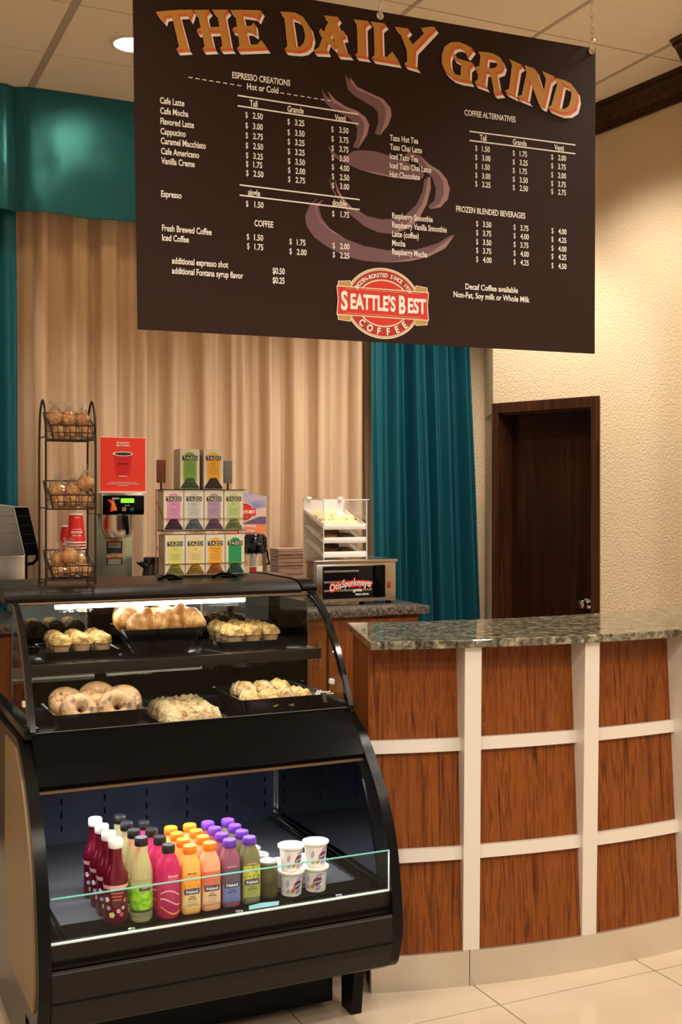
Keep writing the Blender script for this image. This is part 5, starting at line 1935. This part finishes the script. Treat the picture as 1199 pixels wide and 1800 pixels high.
for (y0p, y1p) in ((947, 973), (975.5, 993)):
    q0, q1 = at_y(187, y1p, 5.60), at_y(215, y0p, 5.60)
    b.flat([(q0.x, 5.5985, q0.z), (q1.x, 5.5985, q0.z), (q1.x, 5.5985, q1.z), (q0.x, 5.5985, q1.z)], 'ink')
    zt = q1.z - 0.012
    b.flat([(q0.x, 5.5980, zt), (q1.x, 5.5980, zt), (q1.x, 5.5980, q1.z), (q0.x, 5.5980, q1.z)], 'orange_label')
    b.text('WARNING', ((q0.x + q1.x) / 2, 5.5975, zt + 0.006), X3, Z3, 'ink', 0.006, 0.9, 0.02, 'c')
    for k in range(4):
        zz = zt - 0.008 - 0.007 * k
        if zz > q0.z + 0.004:
            b.flat([(q0.x + 0.008, 5.5980, zz), (q1.x - 0.008, 5.5980, zz), (q1.x - 0.008, 5.5980, zz - 0.002), (q0.x + 0.008, 5.5980, zz - 0.002)], 'white_print')
b.build('warning_label', bd)
MB().box((bx0 - 0.01, 5.42, BZ), (bx1 + 0.01, 5.80, BZ + 0.03), 'black_plastic', 0.004).build('base', br)
fx = (at_y(177, 920, 5.53).x + at_y(238, 920, 5.53).x) / 2
fr2 = (at_y(238, 920, 5.53).x - at_y(177, 920, 5.53).x) / 2 * 0.92
fz1, fz0 = hz0 - 0.001, at_y(207, 944, 5.53).z
b = MB().lathe([(0.02, fz0 - 0.006), (fr2 * 0.70, fz0), (fr2 * 0.80, fz0 + 0.012), (fr2 * 0.98, fz0 + 0.045), (fr2, fz1 - 0.006), (fr2 + 0.003, fz1)], 'steel', (fx, 5.53, 0), 32)
fn_ = b.build('brew_funnel', br)
hx = at_y(222, 920, 5.44).x
b = MB().tube([(hx + 0.006, 5.53 - fr2 + 0.004, fz1 - 0.015), (hx - 0.004, 5.53 - fr2 - 0.018, fz1 - 0.020), (hx, 5.53 - fr2 - 0.022, fz0 + 0.045), (hx + 0.004, 5.53 - fr2 - 0.018, fz0 + 0.016)],
              [0.010, 0.013, 0.011, 0.007], 'black_plastic', 10)
b.build('handle', fn_)
# red poster on the brewer
pz0, pz1 = hz1 + 0.0005, at_y(200, 769, BY + 0.02).z
px0_, px1_ = at_y(176.5, 800, BY + 0.02).x, at_y(255.5, 800, BY + 0.02).x
ps = thing('poster_stand', ((px0_ + px1_) / 2, BY + 0.03, pz0), 'bright red coffee cup poster standing on the coffee brewer', 'poster')
b = MB().box((px0_, BY + 0.02, pz0 + 0.006), (px1_, BY + 0.023, pz1), 'poster_red')
b.build('card', ps)
b = MB().box((px0_ - 0.003, BY + 0.012, pz0), (px1_ + 0.003, BY + 0.07, pz0 + 0.006), 'acrylic_edge', 0.001)
b.box((px0_ - 0.002, BY + 0.0235, pz0 + 0.006), (px1_ + 0.002, BY + 0.0265, pz1 + 0.002), 'acrylic_edge')
b.build('holder', ps)
PW, PH = px1_ - px0_, pz1 - pz0


def pp(u, v, o=0.0008):
    return (px0_ + PW * u, BY + 0.02 - o, pz0 + 0.006 + (PH - 0.006) * v)


b = MB()
b.text('BE SMOOTH,', pp(0.50, 0.905), X3, Z3, 'white_print', 0.0085, 0.95, 0.03, 'c')
b.text('SAVE TODAY.', pp(0.50, 0.855), X3, Z3, 'white_print', 0.0085, 0.95, 0.03, 'c')


def pell(u, v, ru, rv, o, m):
    b.flat([pp(u + ru * math.cos(2 * PI * k / 32), v + rv * math.sin(2 * PI * k / 32), o) for k in range(32)], m)


b.flat([pp(0.28, 0.70), pp(0.71, 0.70), pp(0.63, 0.28), pp(0.36, 0.28)], 'cup_red')
pell(0.495, 0.70, 0.225, 0.042, 0.0010, 'white_print')
pell(0.50, 0.70, 0.190, 0.028, 0.0014, 'ink')
b.text("SEATTLE'S", pp(0.49, 0.515), X3, Z3, 'white_print', 0.0085, 0.95, 0.04, 'c')
for k in range(2):
    arc_text(b, ('SMOOTH ROASTED', 'BEST COFFEE')[k], Vector(pp(0.49, 0.515, 0.0008)), X3, Z3, 0.026, 0.024, 90 if k == 0 else 270, 110, 0.0038, 'white_print', k == 1)
pell(0.50, 0.285, 0.12, 0.006, 0.0012, 'white_print')
for k in range(3):
    wq = (0.31, 0.37, 0.12)[k]
    b.flat([pp(0.5 - wq, 0.175 - 0.03 * k), pp(0.5 + wq, 0.175 - 0.03 * k), pp(0.5 + wq, 0.163 - 0.03 * k), pp(0.5 - wq, 0.163 - 0.03 * k)], 'label_pink')
b.build('poster_print', ps)

# carafe
cx = at_y(263, 990, 5.5) + Vector((0.012, 0, 0))
b0 = thing('coffee_carafe', (cx.x, 5.5, BZ), 'glossy black coffee carafe between the brewer and the tea boxes', 'carafe')
zt = at_y(263, 979, 5.5).z
b = MB().lathe([(0.001, 0.0), (0.050, 0.0), (0.054, 0.01), (0.053, 0.15), (0.044, 0.22), (0.040, zt - BZ - 0.035)], 'black_gloss', (cx.x, 5.5, BZ), 28)
b.build('body', b0)
b = MB().lathe([(0.040, zt - BZ - 0.035), (0.043, zt - BZ - 0.030), (0.042, zt - BZ - 0.004), (0.036, zt - BZ), (0.001, zt - BZ)], 'black_gloss', (cx.x, 5.5, BZ), 28)
b.build('lid', b0)
b = MB().tube([(cx.x - 0.030, 5.49, zt - 0.045), (cx.x - 0.062, 5.485, zt - 0.030), (cx.x - 0.080, 5.483, zt - 0.024)], [0.020, 0.012, 0.006], 'black_gloss', 10)
b.build('spout', b0)
b = MB().tube([(cx.x + 0.040, 5.50, zt - 0.03), (cx.x + 0.085, 5.50, zt - 0.05), (cx.x + 0.085, 5.50, zt - 0.16), (cx.x + 0.055, 5.50, zt - 0.20)], 0.009, 'black_gloss', 10)
b.build('handle', b0)

# airpot
ax = at_y(441, 960, 5.50)
az = at_y(441, 937, 5.50).z
ap = thing('airpot', (ax.x, 5.50, BZ), 'steel airpot with shiny black lid to the right of the tea boxes', 'airpot')
H_ = az - BZ
MB().lathe([(0.001, 0.0), (0.078, 0.0), (0.080, 0.008), (0.080, H_ - 0.115), (0.074, H_ - 0.095)], 'steel', (ax.x, 5.50, BZ), 32).build('body', ap)
b = MB().lathe([(0.083, H_ - 0.100), (0.085, H_ - 0.085), (0.083, H_ - 0.025), (0.070, H_ - 0.006), (0.040, H_), (0.001, H_)], 'black_gloss', (ax.x, 5.50, BZ), 32)
b.build('lid', ap)
b = MB().tube([(ax.x + 0.01, 5.425, BZ + H_ - 0.06), (ax.x + 0.015, 5.385, BZ + H_ - 0.065), (ax.x + 0.018, 5.375, BZ + H_ - 0.10)], [0.018, 0.014, 0.009], 'black_gloss', 10)
b.build('spout', ap)
b = MB()
pf_ = [(0.080, 0.0), (0.080, 0.5)]
wrap(b, pf_, 0.05, H_ - 0.165, -PI / 2 - 0.25, 0.72, 'card_white', 0.0008)
wrap(b, pf_, 0.09, H_ - 0.170, -PI / 2 - 0.22, 0.22, 'deep_red_print', 0.0014)
b.v = [(q[0] + ax.x, q[1] + 5.50, q[2] + BZ) for q in b.v]
b.build('label', ap)
b = MB().tube([(ax.x - 0.088, 5.50, BZ + H_ - 0.09), (ax.x - 0.100, 5.50, BZ + H_ - 0.16), (ax.x + 0.0, 5.60, BZ + H_ - 0.17), (ax.x + 0.100, 5.50, BZ + H_ - 0.16), (ax.x + 0.088, 5.50, BZ + H_ - 0.09)], 0.006, 'black_plastic', 8)
b.build('carry_handle', ap)

# sunset poster card in a tall holder behind the airpot
mat('dusk_sky', (0.19, 0.21, 0.46), 0.5, mix=(5, (0.44, 0.36, 0.44), (1, 1, 3), 0.35, 0.6))
mat('dusk_glow', (0.78, 0.24, 0.10), 0.5, mix=(9, (0.60, 0.16, 0.16), (1, 1, 4), 0.4, 0.6))
mat('dusk_hill', (0.13, 0.085, 0.17), 0.5)
mat('pale_sky', (0.66, 0.46, 0.40), 0.5)
dy = 5.66
d0, d1 = at_y(400, 935, dy), at_y(467.5, 872, dy)
dzt = at_y(425, 864, dy).z
pd = thing('poster_stand', ((d0.x + d1.x) / 2, dy, BZ), 'mountain sunset coffee poster standing behind the airpot', 'poster')
b = MB().box((d0.x, dy + 0.001, BZ), (d1.x + 0.002, dy + 0.004, d1.z), 'acrylic_edge')
b.box((d0.x, dy - 0.03, BZ), (d1.x, dy + 0.05, BZ + 0.005), 'acrylic_edge')
b.build('holder', pd)
b = MB()
zb_, zt_ = d0.z - 0.02, d1.z
hh = zt_ - zb_


def dq(u, v, o=0.0):
    return (d0.x + (d1.x - d0.x) * u, dy - 0.0006 - o, zb_ + hh * v)


b.flat([dq(0, 0), dq(1, 0), dq(1, 1), dq(0.35, 1.10), dq(0, 1.12)], 'pale_sky')
b.flat([dq(0, 0.70, 0.0004), dq(0.6, 0.66, 0.0004), dq(1, 0.72, 0.0004), dq(1, 1, 0.0004), dq(0.35, 1.10, 0.0004), dq(0, 1.12, 0.0004)], 'dusk_sky')
b.flat([dq(0, 0, 0.0004), dq(1, 0, 0.0004), dq(1, 0.30, 0.0004), dq(0, 0.28, 0.0004)], 'dusk_glow')
b.flat([dq(0.35, 0.29, 0.0008), dq(1, 0.29, 0.0008), dq(1, 0.48, 0.0008), dq(0.80, 0.47, 0.0008), dq(0.55, 0.37, 0.0008)], 'dusk_hill')
c_ = Vector(dq(0.44, 0.60, 0.0010))
for (r, m, o) in ((0.052, 'white_print', 0), (0.049, 'deep_red_print', 0.0003), (0.036, 'red_print', 0.0006)):
    b.flat([c_ + Vector((r * math.cos(2 * PI * k / 32), -o, r * 0.92 * math.sin(2 * PI * k / 32))) for k in range(32)], m)
b.flat([c_ + Vector((x, -0.001, z)) for (x, z) in ((-0.062, -0.018), (0.062, -0.018), (0.062, 0.018), (-0.062, 0.018))], 'red_print')
b.text("SEATTLE'S BEST", c_ + Vector((0, -0.0014, 0)), X3, Z3, 'white_print', 0.016, 1, 0.03, 'c', 0.115)
b.text('THE WHOLE', dq(0.52, 0.245, 0.001), X3, Z3, 'white_print', 0.013, 0.9, 0.02, 'c')
b.text('DIFFERENT CUP', dq(0.48, 0.12, 0.001), X3, Z3, 'white_print', 0.012, 0.8, 0.02, 'c')
b.build('card', pd)

# stack of brown sleeves
nx0, nx1 = at_y(483, 980, 5.52).x, at_y(527, 980, 5.52).x
nz = at_y(505, 964, 5.52).z
b = MB()
z = BZ
k = 0
while z < nz - 0.006:
    w_ = random.uniform(-0.003, 0.003)
    h_ = random.uniform(0.006, 0.011)
    b.box((nx0 + w_, 5.47 + random.uniform(-0.004, 0.004), z), (nx1 + w_ * 0.5, 5.59, z + h_ - 0.0008), 'kraft', 0.001, 1)
    z += h_
    k += 1
tag(b.build('cup_sleeve_stack', origin=((nx0 + nx1) / 2, 5.53, BZ)), 'stack of brown cardboard cup sleeves left of the cookie oven', 'cup sleeves', kind='stuff')

# paper cups, stacked upside down behind the wire rack


def paper_cup(kind, label, group):
    t = thing('paper_cup', (0, 0, 0), label, 'paper cup', group)
    m = 'cup_red' if kind == 'red' else 'white_plastic'
    b = MB().lathe([(0.0455, 0.004), (0.0450, 0.006), (0.0310, 0.138), (0.0300, 0.138), (0.0440, 0.006), (0.0455, 0.004)], m, (0, 0, 0), 32, caps=False)
    b.lathe([(0.0302, 0.136), (0.001, 0.136)], 'white_plastic', (0, 0, 0), 32)
    b.build('cup_wall', t)
    ring = [(0.0462 * math.cos(2 * PI * k / 32), 0.0462 * math.sin(2 * PI * k / 32), 0.0028) for k in range(32)]
    b = MB().tube(ring, 0.0026, 'white_plastic', 8, closed=True)
    b.lathe([(0.0318, 0.134), (0.0318, 0.140), (0.0300, 0.1405), (0.0298, 0.134)], 'white_plastic', (0, 0, 0), 32)
    b.build('rim', t)
    if kind == 'red':
        pf = [(0.0450, 0.006), (0.0310, 0.138)]
        b = MB()
        a0 = -PI / 2 - 0.1
        wrap_text(b, "SEATTLE'S", pf, 0.052, a0, 0.010, 'white_print', 0.9, 0.0008, None, 0.04)
        wrap_text(b, 'BEST COFFEE', pf, 0.036, a0, 0.006, 'white_print', 0.9, 0.0008, None, 0.03)
        wrap_text(b, 'SMOOTH ROASTED', pf, 0.066, a0, 0.004, 'white_print', 0.9, 0.0008)
        wrap_text(b, 'SMOOTH', pf, 0.122, a0 + 0.1, 0.004, 'white_print', 0.9, 0.0008)
        b.build('cup_print', t)
    return t


c1 = at_y(133.5, 950, 5.50)
top1 = at_y(133.5, 903, 5.50).z - 0.140
c2 = at_y(119.5, 950, 5.62)
top2 = at_y(119.5, 924, 5.62).z - 0.140
r1 = paper_cup('red', 'red paper cup upside down at the top of the taller cup stack', 'red paper cups')
r1.location = (c1.x, 5.50, top1)
LOW = 'red paper cup nested in the taller upside down cup stack, only its rim showing'
for k in range(1, 4):
    dup(r1, (c1.x, 5.50, top1 - 0.014 * k), LOW)
w1 = paper_cup('white', 'white paper cup nested in the lower half of the taller cup stack', 'white paper cups')
w1.location = (c1.x, 5.50, top1 - 0.014 * 3 - 0.150)
zz = top1 - 0.042 - 0.150 - 0.014
while zz > BZ:
    dup(w1, (c1.x, 5.50, zz), 'white paper cup nested in the lower half of the taller cup stack')
    zz -= 0.014
w1.location.z = top1 - 0.042 - 0.150
dup(w1, (c1.x, 5.50, BZ), 'white paper cup nested in the lower half of the taller cup stack')
q = dup(r1, (c2.x, 5.62, top2), 'red paper cup upside down at the top of the shorter, rear cup stack')
zz = top2 - 0.014
while zz > BZ + 0.01:
    dup(r1, (c2.x, 5.62, zz), 'red paper cup nested in the shorter rear cup stack')
    zz -= 0.014
dup(r1, (c2.x, 5.62, BZ), 'red paper cup nested in the shorter rear cup stack')

# cash register at the left end
ry = 5.48
rg = thing('cash_register', (at_y(30, 950, ry).x, ry + 0.12, BZ), 'silver cash register with dark tilted screen at the left edge', 'cash register')


def rpoly(pts, y=ry):
    return [(at_y(a, c, y).x, at_y(a, c, y).z) for (a, c) in pts]


b = MB().prism(rpoly([(-60, 886), (-10, 886), (22, 891), (41, 976), (-60, 976)]), 'y', ry + 0.01, ry + 0.26, 'steel')
for k in range(4):
    zq = at_y(0, 908 + 15 * k, ry).z
    b.box((at_y(-60, 900, ry).x, ry + 0.0085, zq), (at_y(24 + 3.4 * k, 900, ry).x, ry + 0.0102, zq + 0.003), 'grey_ink')
b.build('upper_housing', rg)
q = rpoly([(-60, 976), (43, 976), (42, 1060), (-60, 1060)])
b = MB().box((q[0][0], ry - 0.02, BZ), (q[1][0], ry + 0.28, q[1][1]), 'steel', 0.006)
b.build('cash_drawer', rg)
b = MB().prism(rpoly([(24, 892), (49, 892), (68.5, 975), (43.5, 977)]), 'y', ry - 0.01, ry + 0.24, 'black_plastic')
sc = b.build('screen', rg)
b = MB()
for k in range(4):
    y_ = 908 + 16 * k
    xo = 24 + (y_ - 892) * 19.5 / 85
    p0, p1 = at_y(xo + 2, y_, ry), at_y(xo + 23, y_, ry)
    b.box((p0.x, ry - 0.0112, p0.z), (p1.x, ry - 0.0095, p0.z + 0.002), 'ink')
b.build('vent_slots', sc)
b = MB().prism(rpoly([(22.5, 891), (24.2, 891), (43.7, 977), (42, 977)]), 'y', ry - 0.014, ry + 0.24, 'silver_lid')
b.prism(rpoly([(-10, 885), (24, 889.5), (49, 891), (49, 892), (24, 891.8), (-10, 888)]), 'y', ry - 0.014, ry + 0.24, 'silver_lid')
b.build('screen_bezel', sc)
b = MB().box((at_y(44, 980, ry).x, ry + 0.05, BZ), (at_y(52, 980, ry).x, ry + 0.16, at_y(52, 976, ry).z), 'black_plastic', 0.004)
b.tube([(at_y(50, 992, ry).x, ry + 0.08, at_y(50, 994, ry).z), (at_y(63, 992, ry).x, ry + 0.08, at_y(63, 992, ry).z), (at_y(70, 985, ry).x, ry + 0.08, at_y(70, 985, ry).z), (at_y(73, 970, ry).x, ry + 0.08, at_y(73, 970, ry).z)], 0.008, 'black_plastic', 8)
b.build('screen_stand', rg)

# cookie oven
OY = 5.42
ox0, ox1 = at_y(553.5, 1000, OY).x, at_y(697.5, 1000, OY).x
oz1 = at_y(625, 984, OY).z
ov = thing('cookie_oven', ((ox0 + ox1) / 2, 5.6, BZ), 'steel countertop cookie oven with dark window on the back counter', 'oven')
oz0 = BZ + 0.014
b = MB().box((ox0, OY + 0.010, oz0), (ox1, OY + 0.40, oz1 - 0.016), 'steel', 0.003)
b.build('housing', ov)
b = MB().box((ox0 - 0.004, OY - 0.004, oz1 - 0.016), (ox1 + 0.004, OY + 0.405, oz1), 'steel', 0.003)
b.build('top_cover', ov)
for (x, y) in ((ox0 + 0.03, OY + 0.04), (ox1 - 0.03, OY + 0.04), (ox0 + 0.03, OY + 0.36), (ox1 - 0.03, OY + 0.36)):
    MB().lathe([(0.014, 0.0), (0.016, 0.002), (0.014, 0.015)], 'black_plastic', (x, y, BZ), 16).build('foot', ov)
OWD, OHT = ox1 - ox0, oz1 - oz0
dx1 = ox0 + OWD * 0.845
b = MB().box((ox0 + 0.004, OY - 0.008, oz0 + 0.004), (dx1, OY + 0.010, oz1 - 0.022), 'steel', 0.003)
dr2 = b.build('oven_door', ov)
b = MB().box((ox0 + OWD * 0.085, OY - 0.0095, oz0 + OHT * 0.10), (ox0 + OWD * 0.70, OY - 0.0075, oz0 + OHT * 0.86), 'black_gloss')
b.build('door_window', dr2)
b = MB()
for v in (0.27, 0.47, 0.72):
    b.box((ox0 + OWD * 0.10, OY - 0.0100, oz0 + OHT * v), (ox0 + OWD * (0.52 if v > 0.3 else 0.68), OY - 0.0094, oz0 + OHT * (v + 0.045)), 'grey_ink')
b.build('oven_rack', dr2)
MB().box((ox0 + OWD * 0.70, OY - 0.024, oz0 + OHT * 0.10), (ox0 + OWD * 0.835, OY - 0.008, oz0 + OHT * 0.87), 'black_plastic', 0.005).build('door_handle', dr2)
b = MB()
org = Vector((ox0 + OWD * 0.165, OY - 0.0115, oz0 + OHT * 0.40))
bend = lambda X, Y: (X, Y * (1.0 + 0.6 * (X - 0.09) ** 2 / 0.01 * 0.1) + 0.016 * math.sin(max(0, X) / 0.245 * PI) - 0.010 + 0.020 * X / 0.245)
for (s, x, w) in (('Otis', 0.0, 0.068), ('Spunkmeyer', 0.071, 0.178)):
    o_ = x

    def bw(X, Y, o_=o_):
        return bend(X + o_, Y)
    b.text(s, org + Vector((0, 0.0006, 0)), X3, Z3, 'poster_red', 0.042, 1, 0.10, 'l', w, bw)
    b.text(s, org + Vector((0, -0.0006, 0)), X3, Z3, 'white_print', 0.036, 1, 0.012, 'l', w, bw)
b.text('gotta', org + Vector((0.135, -0.0003, -0.022)), X3, Z3, 'white_print', 0.018, 1.0, 0.03, 'l')
b.text('have more', org + Vector((0.150, -0.0003, -0.045)), X3, Z3, 'white_print', 0.013, 1.0, 0.03, 'l')
b.build('door_lettering', dr2)
b = MB().box((ox0 + OWD * 0.90, OY + 0.006, oz0 + OHT * 0.30), (ox0 + OWD * 0.932, OY + 0.011, oz0 + OHT * 0.46), 'deep_red_print', 0.001)
tag(b.build('power_switch', ov), 'red power switch')

# acrylic cookie case on the oven
cy0, cy1 = 5.47, 5.745
kx0, kx1 = at_y(568.5, 930, cy0).x, at_y(645.5, 930, cy0).x
kz0, kz1 = oz1, at_y(606, 877.5, cy0).z
kc = thing('cookie_case', ((kx0 + kx1) / 2, 5.6, kz0), 'clear acrylic cookie case with three white trays on the oven', 'cookie case')
T = 0.004
for (x0, x1, nm) in ((kx0, kx0 + T, 'l'), (kx1 - T, kx1, 'r')):
    b = MB().box((x0, cy0, kz0), (x1, cy1, kz1 - T), 'clear_acrylic')
    sp_ = b.build('side_panel', kc)
    e = MB()
    for (y, z0, z1) in ((cy0, kz0, kz1), (cy1 - 0.002, kz0, kz1)):
        e.box((x0 - 0.0003, y, z0), (x1 + 0.0003, y + 0.002, z1 - T), 'acrylic_edge')
    e.box((x0 - 0.0003, cy0, kz1 - 0.006), (x1 + 0.0003, cy1, kz1 - T), 'acrylic_edge')
    e.build('panel_edge', sp_)
b = MB().box((kx0 + T, cy1 - T, kz0), (kx1 - T, cy1, kz1 - T), 'acrylic_white')
b.build('back_panel', kc)
ld = MB().box((kx0 - 0.008, cy0 - 0.006, kz1 - T), (kx1 + 0.008, cy1 + 0.004, kz1), 'clear_acrylic').build('lid', kc)
b = MB()
b.box((kx0 - 0.008, cy0 - 0.0065, kz1 - T), (kx1 + 0.008, cy0 - 0.0045, kz1 + 0.0004), 'acrylic_edge')
b.box((kx0 - 0.0085, cy0 - 0.006, kz1 - T), (kx0 - 0.0065, cy1, kz1 + 0.0004), 'acrylic_edge')
b.build('lid_edge', ld)
for u in (0.12, 0.86):
    x = kx0 + (kx1 - kx0) * u
    MB().box((x - 0.013, cy1 - 0.02, kz1), (x + 0.013, cy1 + 0.004, kz1 + 0.012), 'white_plastic', 0.003).build('hinge', ld)
zfs = [at_y(606, y, cy0).z for y in (979.5, 954.5, 931.0)]
hts = [0.020, 0.020, 0.020]
GROUPS = [('dark_cookie', 'dark chocolate cookie', 'bottom'), ('brown_cookie', 'brown cookie', 'middle'), ('pale_cookie', 'pale nutty cookie', 'top')]
RISE = 0.085
for i, zf in enumerate(zfs):
    b = MB()
    x0, x1 = kx0 + T + 0.001, kx1 - T - 0.001
    zf0 = max(zf, kz0 + 0.001)
    b.add([(x0, cy0 + 0.006, zf0), (x1, cy0 + 0.006, zf0), (x1, cy1 - T - 0.001, zf0 + RISE), (x0, cy1 - T - 0.001, zf0 + RISE),
           (x0, cy0 + 0.006, zf0 + 0.003), (x1, cy0 + 0.006, zf0 + 0.003), (x1, cy1 - T - 0.001, zf0 + RISE + 0.003), (x0, cy1 - T - 0.001, zf0 + RISE + 0.003)],
          [(0, 3, 2, 1), (4, 5, 6, 7), (0, 1, 5, 4), (1, 2, 6, 5), (2, 3, 7, 6), (3, 0, 4, 7)], 'acrylic_white')
    b.box((x0, cy0 + 0.003, zf0), (x1, cy0 + 0.007, zf0 + 0.030), 'acrylic_white', 0.001)
    for x in (x0, x1 - 0.003):
        b.prism([(cy0 + 0.006, zf0), (cy1 - T - 0.001, zf0 + RISE), (cy1 - T - 0.001, zf0 + RISE + 0.022), (cy0 + 0.006, zf0 + 0.030)], 'x', x, x + 0.003, 'acrylic_white' if i == 2 else 'clear_acrylic')
    b.build('cookie_tray', kc)
    m, nm, lv = GROUPS[i]
    if i == 2:
        pos = [(0.20, 0.05), (0.46, 0.06), (0.74, 0.055), (0.28, 0.135), (0.58, 0.13), (0.82, 0.14), (0.20, 0.205), (0.50, 0.21)]
        wh = ['front left', 'front middle', 'front right', 'second row left', 'second row middle', 'second row right', 'rear left', 'rear right']
    else:
        pos = [(0.22, 0.05), (0.60, 0.055), (0.40, 0.13)]
        wh = ['front left', 'front right', 'rear']
    for j, (u, dy_) in enumerate(pos):
        x = kx0 + (kx1 - kx0) * u
        zz = zf0 + 0.003 + RISE * dy_ / (cy1 - cy0) + 0.004
        mm = m if not (i == 1 and j == 1) else 'dark_cookie'
        lb = '%s, %s, on the %s tray of the cookie case' % (nm if mm == m else 'dark cookie', wh[j], lv)
        b = MB().blob((0, 0, 0), (0.044, 0.042, 0.013), mm, 0.16, 2.8, j + 10 * i, 24, 12)
        Mx = Matrix.Translation((x, cy0 + dy_, zz + 0.012)) @ Matrix.Rotation(math.atan2(RISE, cy1 - cy0), 4, 'X')
        b.v = [tuple(Mx @ Vector(q)) for q in b.v]
        tag(b.build('cookie', origin=(x, cy0 + dy_, zz)), lb, 'cookie', 'cookies on the %s tray' % lv)
